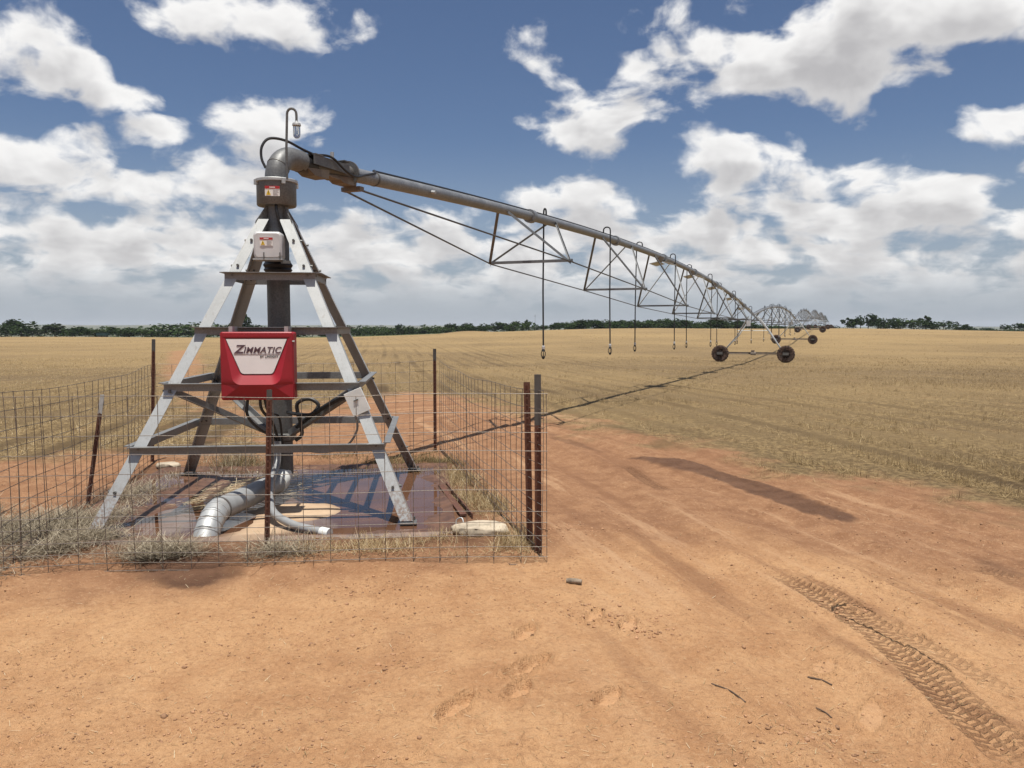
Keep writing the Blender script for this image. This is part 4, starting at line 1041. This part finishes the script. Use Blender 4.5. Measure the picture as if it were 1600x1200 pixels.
def polyscatter(pts_, k_):
    pg = np.array(gpoly(pts_)); lo, hi = pg.min(0), pg.max(0); out = []
    x = rng.uniform(lo[0], hi[0], k_ * 6); y = rng.uniform(lo[1], hi[1], k_ * 6)
    m_ = poly_sd(x, y, [tuple(q) for q in pg]) > 0; return x[m_][:k_], y[m_][:k_]
def weeds(regions, name, label, mat, hr, wr, lean, per=6, zoff=0.0, spread=.05):
    X, Y = [], []
    for pts_, cnt in regions:
        x, y = polyscatter(pts_, cnt); X.append(x); Y.append(y)
    x = np.concatenate(X); y = np.concatenate(Y)
    kp = rng.uniform(0, 1, len(x)) < .06 + 3.2 * np.maximum(fbm(x * 2.2, y * 2.2, 3, 151) - .3, 0) ** 1.6
    x, y = x[kp], y[kp]; pt_ = fbm(x * 2.2, y * 2.2, 3, 151)
    x = np.repeat(x, per); y = np.repeat(y, per); pt_ = np.repeat(pt_, per); k_ = len(x)
    x = x + rng.normal(0, spread, k_); y = y + rng.normal(0, spread, k_)
    z = np.maximum(ground_h(x, y), -.01) - .004 + zoff * rng.uniform(0, 1, k_)
    h = rng.uniform(*hr, k_) * (.5 + pt_); le = np.clip(np.abs(rng.normal(lean[0], lean[1], k_)), 0, 1.53)
    o = blades(x, y, z, h, rng.uniform(*wr, k_), le, np.clip(rng.beta(1.6, 2.0, k_), 0, 1), name, mat)
    return tag(o, label, None, None, 'stuff')
weeds([([(-60, 835), (90, 815), (150, 830), (215, 850), (330, 868), (330, 878), (190, 880), (100, 890), (-60, 915)], 3600), ([(-60, 800), (60, 800), (140, 790), (190, 775), (215, 760), (250, 745), (235, 790), (180, 822), (60, 850), (-60, 860)], 1700),
       ([(330, 866), (500, 858), (500, 880), (330, 884)], 240)],
      'dry_weeds', 'grey dead weeds and straw heaped at the left front fence', M['greyweed'], (.05, .20), (.0025, .006), (1.32, .25), 7, .07, .06)
weeds([([(470, 848), (640, 846), (720, 832), (840, 858), (845, 882), (600, 880), (470, 880)], 900), ([(690, 735), (740, 745), (790, 790), (835, 850), (800, 868), (770, 835), (735, 800), (700, 760)], 1500)],
      'dry_grass', 'dry tan grass between the puddle and right fence', M['drygrass'], (.04, .13), (.0025, .005), (1.0, .4), 6, .02, .05)
weeds([([(255, 735), (330, 722), (450, 716), (640, 708), (700, 712), (735, 730), (690, 742), (640, 742), (440, 748), (330, 755), (270, 765)], 2200), ([(640, 715), (680, 705), (720, 715), (690, 728)], 350)],
      'weeds', 'low olive and grey weeds along the back of the puddle', M['olive'], (.04, .12), (.003, .006), (.95, .4), 6, .0, .06)
weeds([([(245, 735), (330, 722), (440, 720), (440, 745), (330, 758), (250, 775)], 500)], 'dry_weeds', 'grey dead weeds behind the left rear tower leg', M['greyweed'], (.05, .17), (.004, .007), (.9, .4), 6, .0, .06)
# long pale stalks washed onto the pad
x, y = polyscatter([(255, 800), (330, 762), (440, 745), (450, 765), (420, 785), (330, 810)], 340)
o = blades(x, y, np.full(len(x), .03) + rng.uniform(0, .03, len(x)), rng.uniform(.2, .62, len(x)), rng.uniform(.006, .012, len(x)), rng.uniform(1.42, 1.53, len(x)), rng.uniform(.5, 1, len(x)), 'straw_stalks', M['drygrass'], rng.normal(.35, .45, len(x)))
tag(o, 'long pale stalks lying on the wet left side of the pad', None, None, 'stuff')
# chaff on the bare soil
x, y = scatter(5200, (2.8, 7.6), (-.75, .75)); _, sa_, _, sq_ = masks(x, y); kp = (sq_ > 2.0) & (rng.uniform(0, 1, len(x)) < .15 + 1.4 * (fbm(x * .9, y * .9, 3, 171) ** 2)); x, y = x[kp], y[kp]
o = blades(x, y, ground_h(x, y) + .004, rng.uniform(.01, .05, len(x)), rng.uniform(.0015, .0035, len(x)), rng.uniform(1.3, 1.52, len(x)), rng.beta(1.5, 1.5, len(x)), 'chaff', M['drygrass'])
tag(o, 'scattered bits of straw on the bare dirt', None, None, 'stuff')
# crumbs of soil
def clods(k_, yr, ur, sr, name, label, spots=None):
    x, y = scatter(k_ * 3, yr, ur)
    if spots:
        cs_ = np.array([[*G(u, v)[:2], r_] for u, v, r_ in spots]); pk = rng.integers(0, len(cs_), k_ * 3)
        x = cs_[pk, 0] + rng.normal(0, 1, k_ * 3) * cs_[pk, 2] * 1.6; y = cs_[pk, 1] + rng.normal(0, 1, k_ * 3) * cs_[pk, 2]
    dm, _, we_, sq_ = masks(x, y); dens = fbm(x * .8, y * .8, 3, 181)
    kp = (dm > .6) & (we_ < .25) & (sq_ > 2.0) & (rng.uniform(0, 1, len(x)) < dens ** 3 * 5); x, y = x[kp][:k_], y[kp][:k_]; k2 = len(x)
    t_ = (1 + 5 ** .5) / 2
    iv = np.array([(-1, t_, 0), (1, t_, 0), (-1, -t_, 0), (1, -t_, 0), (0, -1, t_), (0, 1, t_), (0, -1, -t_), (0, 1, -t_), (t_, 0, -1), (t_, 0, 1), (-t_, 0, -1), (-t_, 0, 1)]) / 1.9
    iff = np.array([(0, 11, 5), (0, 5, 1), (0, 1, 7), (0, 7, 10), (0, 10, 11), (1, 5, 9), (5, 11, 4), (11, 10, 2), (10, 7, 6), (7, 1, 8), (3, 9, 4), (3, 4, 2), (3, 2, 6), (3, 6, 8), (3, 8, 9), (4, 9, 5), (2, 4, 11), (6, 2, 10), (8, 6, 7), (9, 8, 1)])
    s_ = sr[0] * (sr[1] / sr[0]) ** (rng.uniform(0, 1, k2) ** 1.8)
    v = iv[None] * s_[:, None, None] * rng.uniform(.6, 1.25, (k2, 12, 1)) * np.stack([rng.uniform(.8, 1.4, k2), rng.uniform(.8, 1.3, k2), rng.uniform(.45, .9, k2)], 1)[:, None]
    v = v + np.stack([x, y, ground_h(x, y) + s_ * .22], 1)[:, None]
    f_ = (iff[None] + (np.arange(k2) * 12)[:, None, None]).reshape(-1, 3)
    tag(put(name, np_mesh(name, v.reshape(-1, 3), f_, None, M['clod'])), label, None, None, 'stuff')
clods(12000, (2.8, 10), (-.75, .75), (.0014, .0085), 'soil_clods', 'small red soil crumbs strewn over the bare dirt')
clods(110, (2.8, 10), (-.75, .75), (.006, .017), 'soil_clods', 'larger red soil clods strewn over the bare dirt')

clods(900, (2.8, 10), (-.75, .75), (.002, .014), 'soil_clods', 'clusters of broken red soil crumbs kicked up on the dirt', [(985, 978, .10), (935, 958, .12), (1010, 985, .05), (645, 1040, .07), (705, 1100, .05), (290, 920, .16), (330, 1120, .10), (1310, 950, .15), (1230, 1130, .09), (560, 920, .12), (880, 830, .12)])
# ------------------------------------------------------------------ trees beyond the field
ROWS = {}
def crown_mesh(seed, kind, k_=620):
    r = np.random.default_rng(seed)
    nb = 9 if kind != 'cone' else 7
    if kind == 'cone': cs = np.stack([r.normal(0, .12, nb), r.normal(0, .12, nb), np.linspace(.25, .92, nb)], 1); rs = np.linspace(.34, .08, nb)
    else:
        cs = np.stack([r.normal(0, .30, nb), r.normal(0, .26, nb), r.uniform(.28, .74, nb)], 1); rs = r.uniform(.17, .31, nb)
    pick = r.integers(0, nb, k_); d_ = r.normal(0, 1, (k_, 3)); d_ /= np.linalg.norm(d_, axis=1)[:, None]
    c = cs[pick] + d_ * (rs[pick] * r.uniform(.55, 1.08, k_))[:, None]
    c[:, 2] = np.maximum(c[:, 2], .05)
    s_ = r.uniform(.035, .075, k_); a = r.normal(0, 1, (k_, 3)); a /= np.linalg.norm(a, axis=1)[:, None]
    b2 = np.cross(a, r.normal(0, 1, (k_, 3))); b2 /= np.linalg.norm(b2, axis=1)[:, None]
    v = np.stack([c - a * s_[:, None], c - b2 * s_[:, None] * .7, c + a * s_[:, None], c + b2 * s_[:, None] * .7], 1)
    tint = np.repeat(np.clip(r.uniform(.0, 1, k_) * .6 + r.uniform(0, .4, nb)[pick], 0, 1), 4)
    return v.reshape(-1, 3), np.arange(k_ * 4).reshape(k_, 4), tint
CROWNS = []
for i in range(7):
    kind = 'cone' if i == 5 else 'round'
    v, f_, tn = crown_mesh(100 + i, kind)
    CROWNS.append(np_mesh('crown', v, f_, {'tint': tn}, M[['leaf_a', 'leaf_b', 'leaf_a', 'leaf_c', 'leaf_b', 'leaf_a', 'leaf_b'][i]]))
tm = MB().tube([(0, 0, -.05), (.01, 0, .2), (.0, .02, .5)], [.035, .028, .012], 6)
for a in range(4): tm.tube([(0, 0, .22 + .05 * a), (.16 * math.cos(a * 1.7), .16 * math.sin(a * 1.7), .45 + .05 * a)], [.016, .005], 5)
TRUNK = tm.mesh('trunk', 40); TRUNK.materials.append(M['bark'])
def tree(x, y, ztop, width, var, label, group, name='tree'):
    zg = tz(x, y) - .1; h = max(ztop - zg, 1.2)
    t = thing(name, label, 'tree', (x, y, zg), random.uniform(0, 6.28), group)
    ROWS.setdefault(group, []).append((x / y, t, label))
    k_ = 1.02 if var != 5 else 1.0
    for nm, me, sx in (('crown', CROWNS[var], width), ('trunk', TRUNK, h)):
        o = put(nm, me, t); o.scale = (sx, sx, h * k_)
def tree_px(u, vtop, wpx, Y, var, label, group, name='tree'):
    vtop += random.choice((-2.2, -1, 0, .8, 2)) * (1 if wpx < 48 else .3)
    d_ = ray(u, vtop); k_ = Y / d_.y
    tree(d_.x * k_, Y, CAM_H + d_.z * k_, wpx / F * Y, var, label, group, name)
GL = 'trees in the hedge line beyond the left of the field'
LL = 'dark green tree in the hedge line left of the pivot tower'
for (u, v, wp, var) in [(-25, 505, 50, 0), (8, 508, 34, 1), (50, 509, 40, 2), (112, 510, 44, 0), (134, 511, 36, 2), (155, 513, 34, 1), (184, 513, 30, 0), (222, 512, 34, 2), (241, 517, 26, 3), (262, 514, 30, 0), (300, 514, 36, 1), (322, 516, 30, 0), (340, 514, 34, 2), (405, 507, 40, 0), (432, 508, 36, 2), (462, 509, 36, 1), (488, 512, 32, 0)]:
    tree_px(u, v, wp * 1.25, 262 + random.uniform(-14, 14), var, LL, GL)
for (u, v, wp, var, lab) in [(33, 499, 52, 0, 'tallest tree at the far left end of the hedge line'), (85, 503, 60, 3, 'broad tree with thin ragged top in the left hedge line'), (202, 509, 44, 4, 'rounded tree midway between the left frame edge and tower'),
                             (277, 502, 62, 1, 'dome-shaped green tree just left of the tower leg'), (360, 500, 34, 3, 'tree seen between the left tower legs'), (382, 490, 26, 5, 'tall narrow tree seen between the tower legs')]:
    tree_px(u, v, wp * 1.15, 255, var, lab, GL)
GC = 'trees in the wood behind the middle of the field'
u = 505
while u < 730:
    tree_px(u, random.uniform(506, 512), random.uniform(26, 42), random.uniform(290, 330), random.choice([0, 1, 2, 2, 4]), 'dark tree in the low wood between tower and field hump', GC); u += random.uniform(8, 14)
GM = 'trees along the crest right of the field hump'
for (u, v, wp, var) in [(728, 507, 30, 0), (742, 506, 26, 2), (758, 507, 26, 1), (772, 503, 30, 0), (786, 505, 24, 2), (800, 502, 30, 3), (812, 502, 24, 1), (845, 506, 26, 2), (860, 504, 28, 0)]:
    tree_px(u, v, wp * 1.2, 285 + random.uniform(-10, 10), var, 'dark bushy tree on the crest right of the straw hump', GM)
tree_px(823, 500, 20, 280, 5, 'narrow pointed conifer on the crest beside the first hanging hose', GM)
u = 874
while u < 1172:
    tree_px(u, random.uniform(498, 504), random.uniform(28, 44), random.uniform(262, 285), random.choice([0, 1, 2, 4, 6]), 'round dark tree in the wood behind the nearest pipe span', 'trees in the wood behind the nearest span'); u += random.uniform(7, 12)
tree_px(1127, 494, 46, 258, 0, 'big dome-shaped dark tree beside the nearest wheeled tower', 'trees in the wood behind the nearest span')
u = 1176
while u < 1290:
    tree_px(u, random.uniform(505, 509), random.uniform(20, 32), 330, random.choice([0, 2, 4]), 'low dark tree seen through the far pipe spans', 'trees behind the far spans'); u += random.uniform(10, 16)
for (u, v, wp, var, lab) in [(1325, 497, 22, 5, 'leftmost pointed tree of the clump right of the pivot'), (1345, 495, 28, 0, 'broad dark tree second from left in the right clump'), (1357, 491, 24, 0, 'tallest tree of the clump right of the pivot'),
                             (1373, 500, 24, 1, 'low tree in the middle of the right clump'), (1387, 494, 30, 2, 'flat-topped tree right of the tallest in the clump'), (1405, 500, 26, 4, 'tree at the right end of the main clump'),
                             (1428, 498, 34, 1, 'tree at the left of the smaller right clump'), (1447, 496, 22, 5, 'pointed conifer in the smaller right clump'), (1460, 504, 24, 0, 'low tree between the conifer and spreading tree'), (1475, 498, 34, 2, 'dark spreading tree closing the right clump'),
                             (1511, 506, 26, 5, 'lone small conifer near the right edge'), (1586, 507, 26, 0, 'small round tree at the far right edge')]:
    tree_px(u, v, wp * 1.2, 268, var, lab, 'trees in the clumps right of the pivot')
u = 1490
while u < 1640:
    tree_px(u, random.uniform(511, 513.5), random.uniform(22, 36), 420, random.choice([0, 2]), 'low distant tree on the skyline at right', 'low far trees at right'); u += random.uniform(9, 15)
# far woods: many small crowns as one mass
vv, ff, tt_ = [], [], []; base_n = 0
for i in range(520):
    Y = random.uniform(520, 3800); uu = random.uniform(-.72, .72)
    if fbm(np.array([uu * Y / 300]), np.array([Y / 240]), 2, 7)[0] < .5: continue
    v, f_, tn = crown_mesh(400 + i % 12, 'round', 60); s_ = random.uniform(7, 11) * (1 + Y / 4500)
    v = v * np.array([s_ * 2.6, s_ * 2, s_ * .75]) * np.array([1, 1, 1]) + np.array([uu * Y, Y, tz(uu * Y, Y) - .8])
    vv.append(v); ff.append(f_ + base_n); tt_.append(tn); base_n += len(v)
if vv:
    tag(put('far_woods', np_mesh('far_woods', np.concatenate(vv), np.concatenate(ff), {'tint': np.concatenate(tt_)}, M['leaf_a'])), 'hazy woods on the far low hills', None, None, 'stuff')
# parked trailer and mast far off
d_ = ray(161, 523); Y = 246; k_ = Y / d_.y; tx_ = d_.x * k_; zt_ = tz(tx_, Y)
tr = thing('farm_trailer', 'low dark green trailer parked before the left hedge line', 'trailer', (tx_, Y, zt_), .1)
MB().box((0, 0, .95), (3.4, 1.8, .7)).box((0, 0, 1.34), (3.5, 1.9, .08)).build('trailer_body', M['teal'], tr, None)
for sx in (-1, 1):
    for sy in (-1, 1): MB().lathe([(.15, -.1), (.38, -.1), (.38, .1), (.15, .1)], (sx * .8, sy * .85, .38), 14, (0, 1, 0)).build('wheel', M['frame_dark'], tr)
MB().tube([(1.7, 0, .6), (2.9, 0, .5)], .05, 6).build('drawbar', M['frame_dark'], tr)
d_ = ray(836, 491); Y = 900; k_ = Y / d_.y; mx_ = d_.x * k_; mz = tz(mx_, Y); H = CAM_H + d_.z * k_ - mz
ms_ = thing('radio_mast', 'very thin distant mast rising above the crest trees', 'mast', (mx_, Y, mz))
MB().tube([(0, 0, 0), (0, 0, H)], [.22, .10], 5).build('mast_pole', M['galv_dark'], ms_)
MB().box((0, 0, H - 2), (1.0, .2, .8)).build('antenna', M['galv_dark'], ms_, None)

ONES = ['', 'first', 'second', 'third', 'fourth', 'fifth', 'sixth', 'seventh', 'eighth', 'ninth', 'tenth', 'eleventh', 'twelfth', 'thirteenth', 'fourteenth', 'fifteenth', 'sixteenth', 'seventeenth', 'eighteenth', 'nineteenth']
def ordinal(i):
    if i < 20: return ONES[i]
    a, b_ = divmod(i, 10); return ['', '', 'twent', 'thirt', 'fort', 'fift'][a] + ('ieth' if b_ == 0 else 'y-' + ONES[b_])
for grp, lst in ROWS.items():
    lst.sort(key=lambda q: q[0]); cnt = {}
    for _, t, lab in lst: cnt[lab] = cnt.get(lab, 0) + 1
    for i, (_, t, lab) in enumerate(lst):
        if cnt[lab] > 1: t['label'] = lab + ', ' + ordinal(i + 1) + ' from left'
